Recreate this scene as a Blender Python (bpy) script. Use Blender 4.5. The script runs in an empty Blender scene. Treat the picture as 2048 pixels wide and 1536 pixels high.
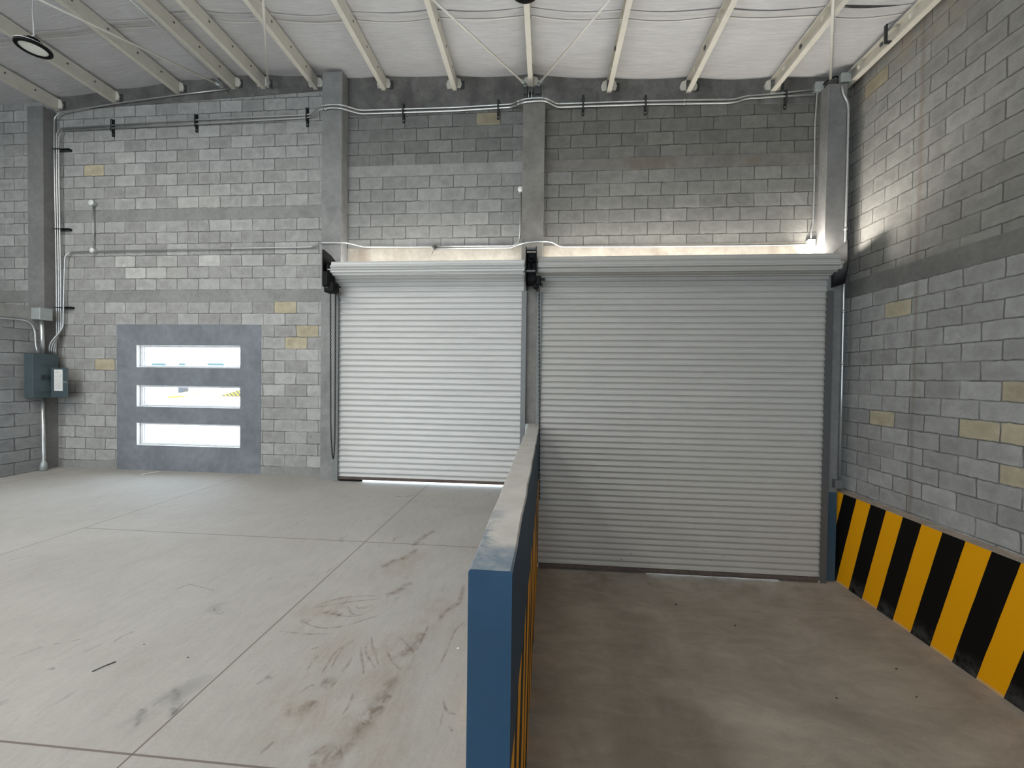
import bpy, math, random
from mathutils import Vector, Matrix
random.seed(7)
SC = bpy.context.scene
COL = SC.collection

# ------------------------------------------------------------------ survey
# camera solved from the block courses: metres, upper floor z=0, back wall y=D
F_PX, YAW, PITCH, ROLL = 789.063, -0.082716, -0.016192, 0.013428
D, EYE, XR, ZL = 6.4454, 1.7338, 4.559, -1.255
CAM = Vector((0, 0, EYE))
cy_, sy_, cp_, sp_ = math.cos(YAW), math.sin(YAW), math.cos(PITCH), math.sin(PITCH)
FWD = Vector((sy_*cp_, cy_*cp_, sp_))
_r = Vector((cy_, -sy_, 0)); _u = _r.cross(FWD)
RGT = math.cos(ROLL)*_r + math.sin(ROLL)*_u
UPV = -math.sin(ROLL)*_r + math.cos(ROLL)*_u
def at(x, y, axis, val):
    """survey point: where the line of sight through a photo point meets a real plane"""
    d = FWD + RGT*((x-1024)/F_PX) - UPV*((y-768)/F_PX)
    return CAM + d*((val-CAM[axis])/d[axis])
def atY(x, y, v): return at(x, y, 1, v)
def atX(x, y, v): return at(x, y, 0, v)
def atZ(x, y, v): return at(x, y, 2, v)

# ------------------------------------------------------------------ mesh kit
class MB:
    def __init__(s): s.v = []; s.f = []; s.m = []; s.sm = []
    def add(s, vs, fs, mi=0, smooth=False):
        b = len(s.v); s.v += [Vector(p) for p in vs]
        for f in fs: s.f.append([b+i for i in f]); s.m.append(mi); s.sm.append(smooth)
        return s
    def box(s, a, b, mi=0):
        (x0, y0, z0), (x1, y1, z1) = a, b
        if x0 > x1: x0, x1 = x1, x0
        if y0 > y1: y0, y1 = y1, y0
        if z0 > z1: z0, z1 = z1, z0
        return s.add([(x0,y0,z0),(x1,y0,z0),(x1,y1,z0),(x0,y1,z0),(x0,y0,z1),(x1,y0,z1),(x1,y1,z1),(x0,y1,z1)],
                     [(0,3,2,1),(4,5,6,7),(0,1,5,4),(1,2,6,5),(2,3,7,6),(3,0,4,7)], mi)
    def cbox(s, a, b, c=.004, mi=0):
        """box with chamfered edges"""
        lo = [min(a[i], b[i]) for i in range(3)]; hi = [max(a[i], b[i]) for i in range(3)]
        c = min([c]+[(hi[i]-lo[i])*.45 for i in range(3)])
        vs = []; idx = {}
        for ix in (0,1):
            for iy in (0,1):
                for iz in (0,1):
                    S = (ix,iy,iz)
                    for ax in range(3):
                        p = []
                        for k in range(3):
                            e = hi[k] if S[k] else lo[k]
                            if k != ax: e += -c if S[k] else c
                            p.append(e)
                        idx[(S,ax)] = len(vs); vs.append(p)
        fs = []
        for ax in range(3):
            o = [k for k in range(3) if k != ax]
            for sd in (0,1):
                q = []
                for (i,j) in ((0,0),(1,0),(1,1),(0,1)):
                    S = [0,0,0]; S[ax]=sd; S[o[0]]=i; S[o[1]]=j; q.append(idx[(tuple(S),ax)])
                fs.append(q)
            for i in (0,1):
                for j in (0,1):
                    q = []
                    S = [0,0,0]; S[o[0]]=i; S[o[1]]=j
                    A = list(S); A[ax]=0; B = list(S); B[ax]=1
                    fs.append([idx[(tuple(A),o[0])], idx[(tuple(B),o[0])], idx[(tuple(B),o[1])], idx[(tuple(A),o[1])]])
        for ix in (0,1):
            for iy in (0,1):
                for iz in (0,1): fs.append([idx[((ix,iy,iz),k)] for k in range(3)])
        return s.add(vs, fs, mi)
    def prism(s, poly, axis, a, b, mi=0, smooth=False):
        """polygon in the two axes other than `axis` (in order), extruded from a to b"""
        o = [k for k in range(3) if k != axis]; n = len(poly); vs = []
        for t in (a, b):
            for p in poly:
                q = [0,0,0]; q[axis]=t; q[o[0]]=p[0]; q[o[1]]=p[1]; vs.append(q)
        fs = [[i, (i+1)%n, n+(i+1)%n, n+i] for i in range(n)]
        s.add(vs, fs, mi, smooth)
        b0 = len(s.v)-2*n
        for c in ([b0+i for i in range(n)][::-1], [b0+n+i for i in range(n)]): s.f.append(c); s.m.append(mi); s.sm.append(False)
        return s
    def tube(s, pts, r, seg=10, mi=0, caps=True):
        pts = [Vector(p) for p in pts]; n = len(pts); b = len(s.v)
        t0 = (pts[1]-pts[0]).normalized()
        nrm = t0.orthogonal().normalized()
        for i, p in enumerate(pts):
            t = ((pts[min(i+1,n-1)]-p).normalized() + (p-pts[max(i-1,0)]).normalized())
            t = t.normalized() if t.length > 1e-9 else t0
            nrm = (nrm - t*nrm.dot(t)).normalized(); bn = t.cross(nrm)
            for k in range(seg):
                a = 2*math.pi*k/seg; s.v.append(p + (nrm*math.cos(a)+bn*math.sin(a))*r)
        for i in range(n-1):
            for k in range(seg):
                s.f.append([b+i*seg+k, b+i*seg+(k+1)%seg, b+(i+1)*seg+(k+1)%seg, b+(i+1)*seg+k]); s.m.append(mi); s.sm.append(True)
        if caps:
            for c in ([b+k for k in range(seg)][::-1], [b+(n-1)*seg+k for k in range(seg)]): s.f.append(c); s.m.append(mi); s.sm.append(False)
        return s
    def lathe(s, prof, c, axis=2, seg=32, mi=0, smooth=True):
        """profile [(radius, height)] spun about an axis through c"""
        o = [k for k in range(3) if k != axis]; b = len(s.v); n = len(prof)
        for k in range(seg):
            a = 2*math.pi*k/seg
            for (r, h) in prof:
                p = [0,0,0]; p[axis]=c[axis]+h; p[o[0]]=c[o[0]]+r*math.cos(a); p[o[1]]=c[o[1]]+r*math.sin(a); s.v.append(Vector(p))
        for k in range(seg):
            k2 = (k+1)%seg
            for i in range(n-1):
                s.f.append([b+k*n+i, b+k2*n+i, b+k2*n+i+1, b+k*n+i+1]); s.m.append(mi); s.sm.append(smooth)
        return s

WLOC = {}
def link(o): COL.objects.link(o); return o
def tag(o, label=None, cat=None, group=None, kind=None):
    for k, v in (('label',label),('category',cat),('group',group),('kind',kind)):
        if v: o[k] = v
    return o
def empty(name, loc, label=None, cat=None, group=None, kind=None):
    o = bpy.data.objects.new(name, None); o.empty_display_size = .1; o.location = loc
    link(o); WLOC[o.name] = Vector(loc); return tag(o, label, cat, group, kind)
def obj(name, mb, mats, parent=None, loc=None, label=None, cat=None, group=None, kind=None):
    """one mesh object; mb is in world metres"""
    base = Vector(loc) if loc is not None else (WLOC[parent.name] if parent else Vector((0,0,0)))
    me = bpy.data.meshes.new(name)
    me.from_pydata([v-base for v in mb.v], [], mb.f)
    for m in (mats if isinstance(mats, (list,tuple)) else [mats]): me.materials.append(m)
    me.polygons.foreach_set('material_index', mb.m); me.polygons.foreach_set('use_smooth', mb.sm)
    me.update()
    import bmesh
    bm = bmesh.new(); bm.from_mesh(me); bmesh.ops.recalc_face_normals(bm, faces=bm.faces[:]); bm.to_mesh(me); bm.free()
    o = bpy.data.objects.new(name, me); link(o)
    if parent:
        o.parent = parent; o.location = base - WLOC[parent.name]
    else: o.location = base
    WLOC[o.name] = base
    return tag(o, label, cat, group, kind)
def fillet(pts, r=.06, n=5):
    pts = [Vector(p) for p in pts]; out = [pts[0]]
    for i in range(1, len(pts)-1):
        a, p, b = pts[i-1], pts[i], pts[i+1]
        da, db = a-p, b-p; k = min(r, da.length*.45, db.length*.45)
        A, B = p+da.normalized()*k, p+db.normalized()*k
        for j in range(n+1):
            t = j/n; out.append(A*(1-t)**2 + p*2*t*(1-t) + B*t*t)
    out.append(pts[-1]); return out

# ------------------------------------------------------------------ materials
class NT:
    def __init__(s, name):
        s.mat = bpy.data.materials.new(name); s.mat.use_nodes = True
        s.t = s.mat.node_tree; s.t.nodes.clear()
        s.out = s.t.nodes.new('ShaderNodeOutputMaterial'); s.b = s.t.nodes.new('ShaderNodeBsdfPrincipled')
        s.t.links.new(s.b.outputs[0], s.out.inputs[0])
        s.pos = s.t.nodes.new('ShaderNodeNewGeometry').outputs['Position']
    def inp(s, sock, v):
        if isinstance(v, bpy.types.NodeSocket): s.t.links.new(v, sock)
        elif isinstance(v, (tuple, list)) and sock.type == 'RGBA' and len(v) == 3: sock.default_value = (*v, 1)
        else: sock.default_value = v
    def m(s, op, a, b=0., c=0., clamp=False):
        n = s.t.nodes.new('ShaderNodeMath'); n.operation = op; n.use_clamp = clamp
        for i, v in enumerate((a,b,c)): s.inp(n.inputs[i], v)
        return n.outputs[0]
    def xyz(s, v=None):
        n = s.t.nodes.new('ShaderNodeSeparateXYZ'); s.inp(n.inputs[0], v if v is not None else s.pos); return n.outputs
    def comb(s, x, y, z):
        n = s.t.nodes.new('ShaderNodeCombineXYZ')
        for i, v in enumerate((x,y,z)): s.inp(n.inputs[i], v)
        return n.outputs[0]
    def scale(s, v, k):
        n = s.t.nodes.new('ShaderNodeVectorMath'); n.operation = 'MULTIPLY'; s.inp(n.inputs[0], v); n.inputs[1].default_value = k; return n.outputs[0]
    def noise(s, scale, detail=3, rough=.55, dist=0., vec=None, col=False):
        n = s.t.nodes.new('ShaderNodeTexNoise'); s.inp(n.inputs['Vector'], vec if vec is not None else s.pos)
        n.inputs['Scale'].default_value = scale; n.inputs['Detail'].default_value = detail
        n.inputs['Roughness'].default_value = rough; n.inputs['Distortion'].default_value = dist
        return n.outputs['Color' if col else 'Fac']
    def ramp(s, v, a, b, lo=0., hi=1., smooth=True):
        n = s.t.nodes.new('ShaderNodeMapRange'); n.interpolation_type = 'SMOOTHSTEP' if smooth else 'LINEAR'
        s.inp(n.inputs[0], v); n.inputs[1].default_value = a; n.inputs[2].default_value = b; n.inputs[3].default_value = lo; n.inputs[4].default_value = hi
        return n.outputs[0]
    def mix(s, f, a, b, mode='MIX'):
        n = s.t.nodes.new('ShaderNodeMix'); n.data_type = 'RGBA'; n.blend_type = mode
        s.inp(n.inputs[0], f); s.inp(n.inputs[6], a); s.inp(n.inputs[7], b); return n.outputs[2]
    def cramp(s, v, stops):
        n = s.t.nodes.new('ShaderNodeValToRGB'); s.inp(n.inputs[0], v); e = n.color_ramp.elements
        for i, (p, c) in enumerate(stops):
            x = e[i] if i < 2 else e.new(p)
            x.position = p; x.color = (*c, 1)
        return n.outputs[0]
    def bump(s, h, strength=.3, dist=.01):
        n = s.t.nodes.new('ShaderNodeBump'); n.inputs['Strength'].default_value = strength; n.inputs['Distance'].default_value = dist
        s.inp(n.inputs['Height'], h); s.t.links.new(n.outputs[0], s.b.inputs['Normal'])
    def done(s, color, rough=.8, metal=0., spec=.5):
        s.inp(s.b.inputs['Base Color'], color); s.inp(s.b.inputs['Roughness'], rough)
        s.b.inputs['Metallic'].default_value = metal; s.b.inputs['Specular IOR Level'].default_value = spec
        return s.mat

def g(*v): return tuple(x for x in v) if len(v) == 3 else (v[0],)*3
def block_mat(name, ax, u0, v0, p, dark, light, special=(), pale=(), extra=None, bl=.4, flip=None):
    """running-bond concrete block: u0 a head joint of row 0, v0 a bed joint"""
    n = NT(name); X = n.xyz()
    wob = n.noise(5., 2, .5); wob2 = n.noise(9., 2, .5, vec=n.scale(n.pos, (1,1,1.7)))
    u = n.m('ADD', X[ax], n.m('MULTIPLY_ADD', wob, .03, -.015)); v = n.m('ADD', X[2], n.m('MULTIPLY_ADD', wob2, .03, -.015))
    r = n.m('DIVIDE', n.m('SUBTRACT', v, v0), p); row = n.m('FLOOR', r); fv = n.m('SUBTRACT', r, row)
    par = n.m('FLOORED_MODULO', row, 2.)
    if flip: par = n.m('FLOORED_MODULO', n.m('ADD', par, n.m('ADD', n.m('LESS_THAN', v, flip[0]), n.m('GREATER_THAN', v, flip[1]))), 2.)
    c = n.m('ADD', n.m('DIVIDE', n.m('SUBTRACT', u, u0), bl), n.m('MULTIPLY', par, .5)); col = n.m('FLOOR', c); fu = n.m('SUBTRACT', c, col)
    du = n.m('MULTIPLY', n.m('MINIMUM', fu, n.m('SUBTRACT', 1., fu)), bl); dv = n.m('MULTIPLY', n.m('MINIMUM', fv, n.m('SUBTRACT', 1., fv)), p)
    d = n.m('SMOOTH_MIN', du, dv, .012)
    mask = n.ramp(d, .003, .0115)
    wn = n.t.nodes.new('ShaderNodeTexWhiteNoise'); wn.noise_dimensions = '3D'; n.inp(wn.inputs['Vector'], n.comb(col, row, .37))
    rnd = wn.outputs['Value']
    mid = tuple((a+b)/2 for a, b in zip(dark, light))
    lo_ = tuple(a*.45+b*.55 for a, b in zip(dark, mid)); hi_ = tuple(a*.5+b*.5 for a, b in zip(light, mid))
    base = n.cramp(rnd, [(0, lo_), (.3, mid), (.8, hi_), (1., light)])
    cell = n.comb(col, row, 0.)
    for (lst, tint) in ((special, (1.24,1.11,.82)), (pale, (1.25,1.25,1.22))):
        for (cc, rr) in lst:
            q = n.t.nodes.new('ShaderNodeVectorMath'); q.operation = 'DISTANCE'; n.inp(q.inputs[0], cell); q.inputs[1].default_value = (cc, rr, 0)
            base = n.mix(n.m('LESS_THAN', q.outputs['Value'], .1), base, n.mix(1., base, tint, 'MULTIPLY'))
    blot = n.noise(7., 4, .6); fine = n.noise(140., 3, .7); smear = n.noise(2.2, 4, .6)
    core = n.m('MULTIPLY', n.ramp(d, .012, .07), n.ramp(n.noise(4.3, 3, .6), .35, .65))
    base = n.mix(n.m('MULTIPLY', core, .30), base, n.mix(1., base, g(.62), 'MULTIPLY'))
    salt = n.m('MULTIPLY', n.ramp(n.noise(6.5, 5, .7, .4), .56, .70), n.ramp(rnd, .3, .7))
    base = n.mix(n.m('MULTIPLY', salt, .35), base, n.mix(1., base, g(1.45), 'MULTIPLY'))
    base = n.mix(1., base, n.cramp(blot, [(.25, g(.84)), (.7, g(1.12))]), 'MULTIPLY')
    base = n.mix(1., base, n.cramp(fine, [(.3, g(.82)), (.7, g(1.14))]), 'MULTIPLY')
    jc = n.mix(n.ramp(smear, .45, .68), tuple(x*.5 for x in dark), tuple(x*.85 for x in mid))
    colr = n.mix(mask, jc, base)
    if extra: colr = extra(n, X, colr)
    h = n.m('ADD', n.m('MULTIPLY', mask, 1.), n.m('MULTIPLY', fine, .35))
    n.bump(h, .5, .006)
    return n.done(colr, .92, spec=.25)

def concrete(name, c, var=.18, scale=3., tint=None, rough=.88, bump=.25):
    n = NT(name)
    a = n.noise(scale, 5, .62, .4); b = n.noise(scale*6, 4, .6); f = n.noise(160., 2, .6)
    lo, hi = tuple(x*(1-var) for x in c), tuple(x*(1+var) for x in c)
    base = n.cramp(a, [(.3, lo), (.68, hi)])
    if tint: base = n.mix(n.ramp(n.noise(scale*.7, 3, .5, vec=n.scale(n.pos, (1.3,1.1,.6))), .5, .72), base, tint)
    base = n.mix(1., base, n.cramp(b, [(.3, g(.9)), (.7, g(1.1))]), 'MULTIPLY')
    base = n.mix(1., base, n.cramp(f, [(.3, g(.93)), (.7, g(1.07))]), 'MULTIPLY')
    n.bump(n.m('ADD', b, n.m('MULTIPLY', f, .4)), bump, .006)
    return n.done(base, rough, spec=.3)

def metal(name, c, rough=.35, met=1., var=.08, spec=.5):
    n = NT(name); a = n.noise(14., 3, .6)
    base = n.cramp(a, [(.3, tuple(x*(1-var) for x in c)), (.7, tuple(x*(1+var) for x in c))])
    return n.done(base, n.ramp(a, .2, .8, rough*.85, rough*1.15, False), met, spec)
def plain(name, c, rough=.6, var=.05, spec=.4, scale=9.): 
    n = NT(name); a = n.noise(scale, 3, .6)
    return n.done(n.cramp(a, [(.3, tuple(x*(1-var) for x in c)), (.7, tuple(min(1,x*(1+var)) for x in c))]), rough, 0., spec)

# survey of special blocks: (col,row) keys follow each wall's own grid
PL, V0L = .2033, 3.191      # left bay
P, V0R = .2065, 5.06        # shutter bays, below their bond beam
UL = -8.457; rowj2 = math.floor((atY(300,521,D).z - V0L)/PL); U0L = UL + (.2 if rowj2 % 2 else 0)
U0M = -2.949 + (.2 if (-4) % 2 else 0); U0R = .187; U0U, U0V, V0U = .563, -2.979, 5.2255
FLIP_L = (3.09, 4.51)
def cellof(px, py, u0, v0, p, right=False, flip=None):
    q = atX(px, py, XR) if right else atY(px, py, D)
    r = math.floor((q.z-v0)/p); 
    par = (r + (1 if flip and (q.z < flip[0] or q.z > flip[1]) else 0)) % 2
    return (math.floor(((q.y if right else q.x)-u0)/.4 + par*.5), r)
SPL = [cellof(x,y,U0L,V0L,PL,flip=FLIP_L) for x,y in [(196,346),(571,611),(612,659),(598,685),(209,728)]]
PAL = [cellof(x,y,U0L,V0L,PL,flip=FLIP_L) for x,y in [(252,318),(418,521),(270,521),(330,521),(270,549),(312,549),(352,549),(595,515),(560,430),(420,403),(380,402)]]
WB0, WB1 = 3.004, 3.246
r5 = -6; U0W = 6.142 + (.2 if r5 % 2 else 0)
SPR = [cellof(x,y,U0W,WB0,P,True) for x,y in [(1793,619),(1770,845),(1968,868),(2030,879),(2030,790),(2028,960)]]
BD, BLT = (.185,.185,.178), (.345,.345,.335)
M = {}
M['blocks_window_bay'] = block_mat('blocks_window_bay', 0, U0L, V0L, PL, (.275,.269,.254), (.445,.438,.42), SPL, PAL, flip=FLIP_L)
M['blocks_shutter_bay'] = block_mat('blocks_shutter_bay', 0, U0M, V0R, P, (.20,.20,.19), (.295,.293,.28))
M['blocks_dock_bay'] = block_mat('blocks_dock_bay', 0, U0R, V0R, P, (.155,.152,.14), (.225,.222,.205))  # tone lowered: weaker light on this bay is put into the colour
M['blocks_upper'] = block_mat('blocks_upper', 0, U0U, V0U, P, (.125,.12,.108), (.19,.184,.165))  # darker again, the upper right's weaker light painted into the blocks
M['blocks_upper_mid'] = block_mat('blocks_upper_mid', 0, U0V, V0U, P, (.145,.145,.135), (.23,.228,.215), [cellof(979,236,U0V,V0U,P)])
def streak(n, X, c):
    # cut-block seam with brown wash running down the side wall
    d = n.m('ABSOLUTE', n.m('SUBTRACT', n.m('ADD', X[1], n.m('MULTIPLY_ADD', n.noise(3.,3), .06, -.03)), 5.29))
    c = n.mix(n.m('MULTIPLY', n.ramp(d, .0, .05, 1., 0.), .4), c, (.17,.13,.10))
    top = n.m('MULTIPLY', n.ramp(X[2], 5.55, 6.2), n.ramp(n.noise(5., 4, .65), .38, .6))
    return n.mix(n.m('MULTIPLY', top, .75), c, (.30,.25,.20))
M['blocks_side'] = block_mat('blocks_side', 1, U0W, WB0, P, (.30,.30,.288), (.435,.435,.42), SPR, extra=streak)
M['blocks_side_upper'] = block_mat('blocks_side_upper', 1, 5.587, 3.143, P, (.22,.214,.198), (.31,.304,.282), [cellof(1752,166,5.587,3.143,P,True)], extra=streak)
M['blocks_partition'] = block_mat('blocks_partition', 1, 6.24, .0, .2035, (.20,.20,.2), (.33,.33,.33))
M['bond_beam'] = concrete('bond_beam', (.265,.263,.25), .16)
M['bond_beam_dark'] = concrete('bond_beam_dark', (.165,.155,.14), .2, 2.2, (.15,.13,.105))
M['bond_beam_side'] = concrete('bond_beam_side', (.19,.19,.175), .16)
M['ring'] = concrete('rough_ring_beam', (.15,.145,.135), .3, 4., (.10,.095,.09), bump=.9)
M['lintel'] = concrete('lintel_plaster', (.30,.275,.235), .16, 2.4, (.22,.185,.15))
M['surround'] = concrete('smooth_mortar', (.185,.20,.22), .16, 1.6, (.225,.24,.265))  # blue cast puts sky flare from the slots into the mortar colour
M['column'] = concrete('column_concrete', (.235,.232,.225), .16, 1.8, (.30,.30,.285))
M['column_mid'] = concrete('column_concrete_stained', (.215,.205,.185), .2, 2., (.165,.16,.14))
M['column_dark'] = concrete('column_concrete_formed', (.20,.197,.19), .14, 2.)
M['patch'] = concrete('pale_grout', (.60,.57,.50), .12, 8.)
M['gap_shade'] = concrete('shaded_gap', (.05,.05,.05), .2, 8.)  # near-black stand-in for the shade inside open pockets and the seam slit

# floors
n = NT('dock_floor_concrete'); X = n.xyz()
a = n.noise(.9, 5, .6, .6); st = n.noise(6., 6, .68, .6, vec=n.scale(n.pos, (3.2,1.,1)))
base = n.cramp(a, [(.3,(.355,.337,.305)), (.7,(.42,.402,.37))])
base = n.mix(1., base, n.cramp(st, [(.3,g(.93)),(.65,g(1.04))]), 'MULTIPLY')
base = n.mix(1., base, n.cramp(n.noise(60.,3,.7), [(.3,g(.95)),(.7,g(1.05))]), 'MULTIPLY')
# brown trowel-and-tyre swirls near the divider, fine scuffs elsewhere
def spot(cx, cy, rx, ry, rot=0.):
    ca, sa = math.cos(rot), math.sin(rot)
    ex = n.m('SUBTRACT', X[0], cx); ey = n.m('SUBTRACT', X[1], cy)
    p = n.m('DIVIDE', n.m('ADD', n.m('MULTIPLY', ex, ca), n.m('MULTIPLY', ey, sa)), rx)
    q = n.m('DIVIDE', n.m('SUBTRACT', n.m('MULTIPLY', ey, ca), n.m('MULTIPLY', ex, sa)), ry)
    return n.ramp(n.m('SQRT', n.m('ADD', n.m('MULTIPLY', p, p), n.m('MULTIPLY', q, q))), .35, 1., 1., 0.)
def spot_at(px, py, rx, ry, rot=0.):
    c = atZ(px, py, 0); return spot(c.x, c.y, rx, ry, rot)
ridge = n.ramp(n.m('ABSOLUTE', n.m('SUBTRACT', n.noise(2.4, 3, .55, 1.4, vec=n.scale(n.pos, (2.,.75,1))), .5)), .0, .035, 1., 0.)
ridge2 = n.ramp(n.m('ABSOLUTE', n.m('SUBTRACT', n.noise(5., 3, .6, 1.0, vec=n.scale(n.pos, (1.6,.6,1))), .5)), .0, .03, 1., 0.)
brk = n.ramp(n.noise(3.4, 4, .65), .40, .60)
reg = None
for (px,py,rx,ry,rot) in [(690,1215,.42,.20,.3),(640,1330,.20,.42,-.2),(760,1340,.32,.55,-.1),(600,1430,.28,.35,.5),(745,1420,.30,.30,0),(850,1240,.20,.42,-.3),(815,1130,.22,.40,-.2),(690,1500,.45,.25,0)]:
    k = spot_at(px, py, rx, ry, rot); reg = k if reg is None else n.m('MAXIMUM', reg, k)
base = n.mix(n.m('MULTIPLY', n.m('MULTIPLY', reg, brk), .30), base, (.33,.265,.205))
base = n.mix(n.m('MULTIPLY', n.m('MULTIPLY', n.m('MAXIMUM', ridge, ridge2), n.m('MULTIPLY', reg, brk)), .18), base, (.22,.165,.125))
gry = n.m('MAXIMUM', spot_at(345,1395,.10,.26,-.35), n.m('MAXIMUM', spot_at(295,1430,.08,.22,-.5), spot_at(440,1215,.12,.10,0)))
base = n.mix(n.m('MULTIPLY', n.m('MULTIPLY', gry, brk), .55), base, (.25,.245,.235))
sc = n.noise(.9, 3, .5, .8); sc2 = n.noise(5., 6, .72, .5, vec=n.scale(n.pos, (2.6,.7,1)))
base = n.mix(n.m('MULTIPLY', n.m('MULTIPLY', n.ramp(sc2, .59, .70), n.ramp(sc, .42, .60)), .5), base, (.22,.21,.195))
def joint(n, base, ax, val, lo=None, hi=None, w=.0045):
    k = n.ramp(n.m('ABSOLUTE', n.m('SUBTRACT', X[ax], val)), w*.7, w*1.5, 1., 0.)
    o = 1-ax
    if lo is not None: k = n.m('MULTIPLY', k, n.m('GREATER_THAN', X[o], lo))
    return n.mix(n.m('MULTIPLY', k, .85), base, (.13,.105,.085))
base = joint(n, base, 0, -1.842); base = joint(n, base, 0, -5.08); base = joint(n, base, 0, -8.3)
base = joint(n, base, 1, 3.95, -5.08); base = joint(n, base, 1, 1.617)
n.bump(n.m('ADD', n.noise(60.,3,.7), n.m('MULTIPLY', st, .6)), .15, .004)
M['floor'] = n.done(base, .72, spec=.35)

n = NT('ramp_floor_concrete'); X = n.xyz()
a = n.noise(.8, 5, .6, .8); b = n.noise(3., 5, .65, .8, vec=n.scale(n.pos, (.9,2.,1)))
base = n.cramp(a, [(.3,(.27,.228,.182)), (.7,(.415,.358,.295))])
base = n.mix(1., base, n.cramp(b, [(.3,g(.86)),(.7,g(1.12))]), 'MULTIPLY')
base = n.mix(1., base, n.cramp(n.noise(90.,3,.7), [(.3,g(.9)),(.7,g(1.08))]), 'MULTIPLY')
dust = n.m('MULTIPLY', n.ramp(X[1], 5.2, 6.1), n.ramp(n.noise(4., 5, .65), .4, .62))
base = n.mix(n.m('MULTIPLY', dust, .5), base, (.42,.39,.34))
n.bump(n.m('ADD', n.noise(90.,3,.7), b), .2, .004)
M['ramp_floor'] = n.done(base, .8, spec=.3)

YEL, BLK, BLU = (.90,.40,.003), (.006,.0055,.005), (.019,.054,.10)
n = NT('hazard_stripes'); X = n.xyz()
u = n.m('ADD', X[1], n.m('MULTIPLY', n.m('SUBTRACT', X[2], .09), .254))
u = n.m('ADD', u, n.m('MULTIPLY_ADD', n.noise(6.,2), .008, -.004))
fr = n.m('FRACT', n.m('DIVIDE', n.m('SUBTRACT', u, 3.987-.4818*4), .4818))
worn = n.m('MULTIPLY', n.ramp(X[2], -1.22, -1.0, 1., 0.), n.ramp(n.noise(9.,5,.7), .35, .65))
blk = n.mix(n.m('MULTIPLY', worn, .7), BLK, (.085,.085,.08))
yel = n.mix(n.m('MULTIPLY', n.ramp(X[2], -1.245, -1.215, 1., 0.), .7), YEL, (.55,.42,.25))
stripe = n.mix(n.m('GREATER_THAN', fr, .5), blk, yel)
M['stripes'] = n.done(stripe, .7, spec=.12)
M['curb_top'] = concrete('curb_top', (.40,.33,.27), .2, 6.)

n = NT('divider_paint'); X = n.xyz()
u = n.m('ADD', X[1], n.m('MULTIPLY', n.m('SUBTRACT', X[2], .09), -.254))
fr = n.m('FRACT', n.m('DIVIDE', u, .4818))
stripe = n.mix(n.m('GREATER_THAN', fr, .5), YEL, BLK)
edge = n.m('ADD', .19, n.m('MULTIPLY_ADD', n.noise(4.,2), .02, -.01))
side = n.m('GREATER_THAN', X[1], 1.492)
blu = n.cramp(n.noise(3.,4,.6), [(.3, tuple(x*.88 for x in BLU)), (.7, tuple(x*1.12 for x in BLU))])
M_side = n.mix(n.m('MULTIPLY', side, n.m('LESS_THAN', X[2], edge)), blu, stripe)
n.bump(n.noise(30.,3,.6), .2, .004)
M['divider_paint'] = n.done(M_side, .55, spec=.25)
n = NT('divider_cap'); X = n.xyz()
c0 = n.cramp(n.noise(5.,5,.65), [(.3,(.42,.40,.37)),(.7,(.53,.51,.475))])
near = n.ramp(X[1], 1.62, 1.75, 1., 0.)
smear = n.m('MULTIPLY', n.ramp(X[1], 1.9, 2.35, 1., 0.), n.m('MULTIPLY', n.ramp(X[0], -.25, -.17, 1., 0.), n.ramp(n.noise(5.,4,.6,.5), .38, .6)))
k = n.m('MULTIPLY', n.m('MAXIMUM', near, smear), n.ramp(n.noise(14.,5,.7), .25, .6, .45, .85))
n.bump(n.noise(40.,4,.65), .35, .006)
M['divider_cap'] = n.done(n.mix(k, c0, (.10,.155,.21)), .8, spec=.3)

# ceiling blanket: woven white foil, faint streaks along the purlin-to-purlin direction
n = NT('insulation_foil'); X = n.xyz()
s1 = n.noise(3., 5, .65, .3, vec=n.scale(n.pos, (1.2,16.,1))); s2 = n.noise(1.2, 3, .5)
c0 = n.cramp(s1, [(.3,(.50,.495,.495)),(.62,(.60,.592,.59)),(.8,(.72,.71,.70))])
c0 = n.mix(1., c0, n.cramp(s2, [(.3,g(.95)),(.7,g(1.04))]), 'MULTIPLY')
n.bump(s1, .35, .012)
M['foil'] = n.done(c0, .38, spec=.5)
M['purlin'] = plain('cream_painted_steel', (.66,.63,.545), .5)
M['rod'] = plain('white_painted_rod', (.70,.68,.62), .45)
M['galv'] = metal('galvanised_conduit', (.62,.63,.62), .33, .85)
M['galv_box'] = metal('galvanised_box', (.46,.50,.49), .5, .5)
M['socket_grey'] = metal('socket_grey', (.16,.165,.165), .5, .3)
M['box_pale'] = plain('pale_box', (.62,.62,.55), .5)
M['strut'] = metal('black_strut', (.035,.037,.037), .5, .3)
M['black'] = metal('black_steel', (.006,.006,.006), .6, .0, spec=.15)
M['hoist_grey'] = metal('hoist_grey', (.10,.105,.105), .5, .4)
M['panel'] = plain('grey_enamel', (.065,.09,.097), .45, .08)
M['panel_dark'] = plain('dark_enamel', (.03,.045,.055), .5)
M['paper'] = plain('white_paper', (.75,.75,.72), .8)
M['ink'] = plain('printed_ink', (.30,.30,.30), .8)
M['guide'] = metal('guide_steel', (.215,.222,.22), .6, .1, spec=.3)
M['guide_shaded'] = metal('guide_steel_shaded', (.10,.10,.098), .55, .2)  # same guide steel, darkened to paint in shadow at the right end
M['alu'] = metal('window_aluminium', (.78,.79,.82), .4, .4)
M['bar'] = metal('rusty_bottom_bar', (.115,.085,.072), .7, .2, .3)
M['white_cap'] = plain('white_plastic', (.75,.75,.72), .5)
M['lens'] = plain('frosted_lens', (.86,.88,.80), .35)
M['cable'] = plain('white_cable', (.62,.62,.62), .6)
M['chain'] = metal('black_chain', (.008,.008,.008), .6, .0, spec=.2)

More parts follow.
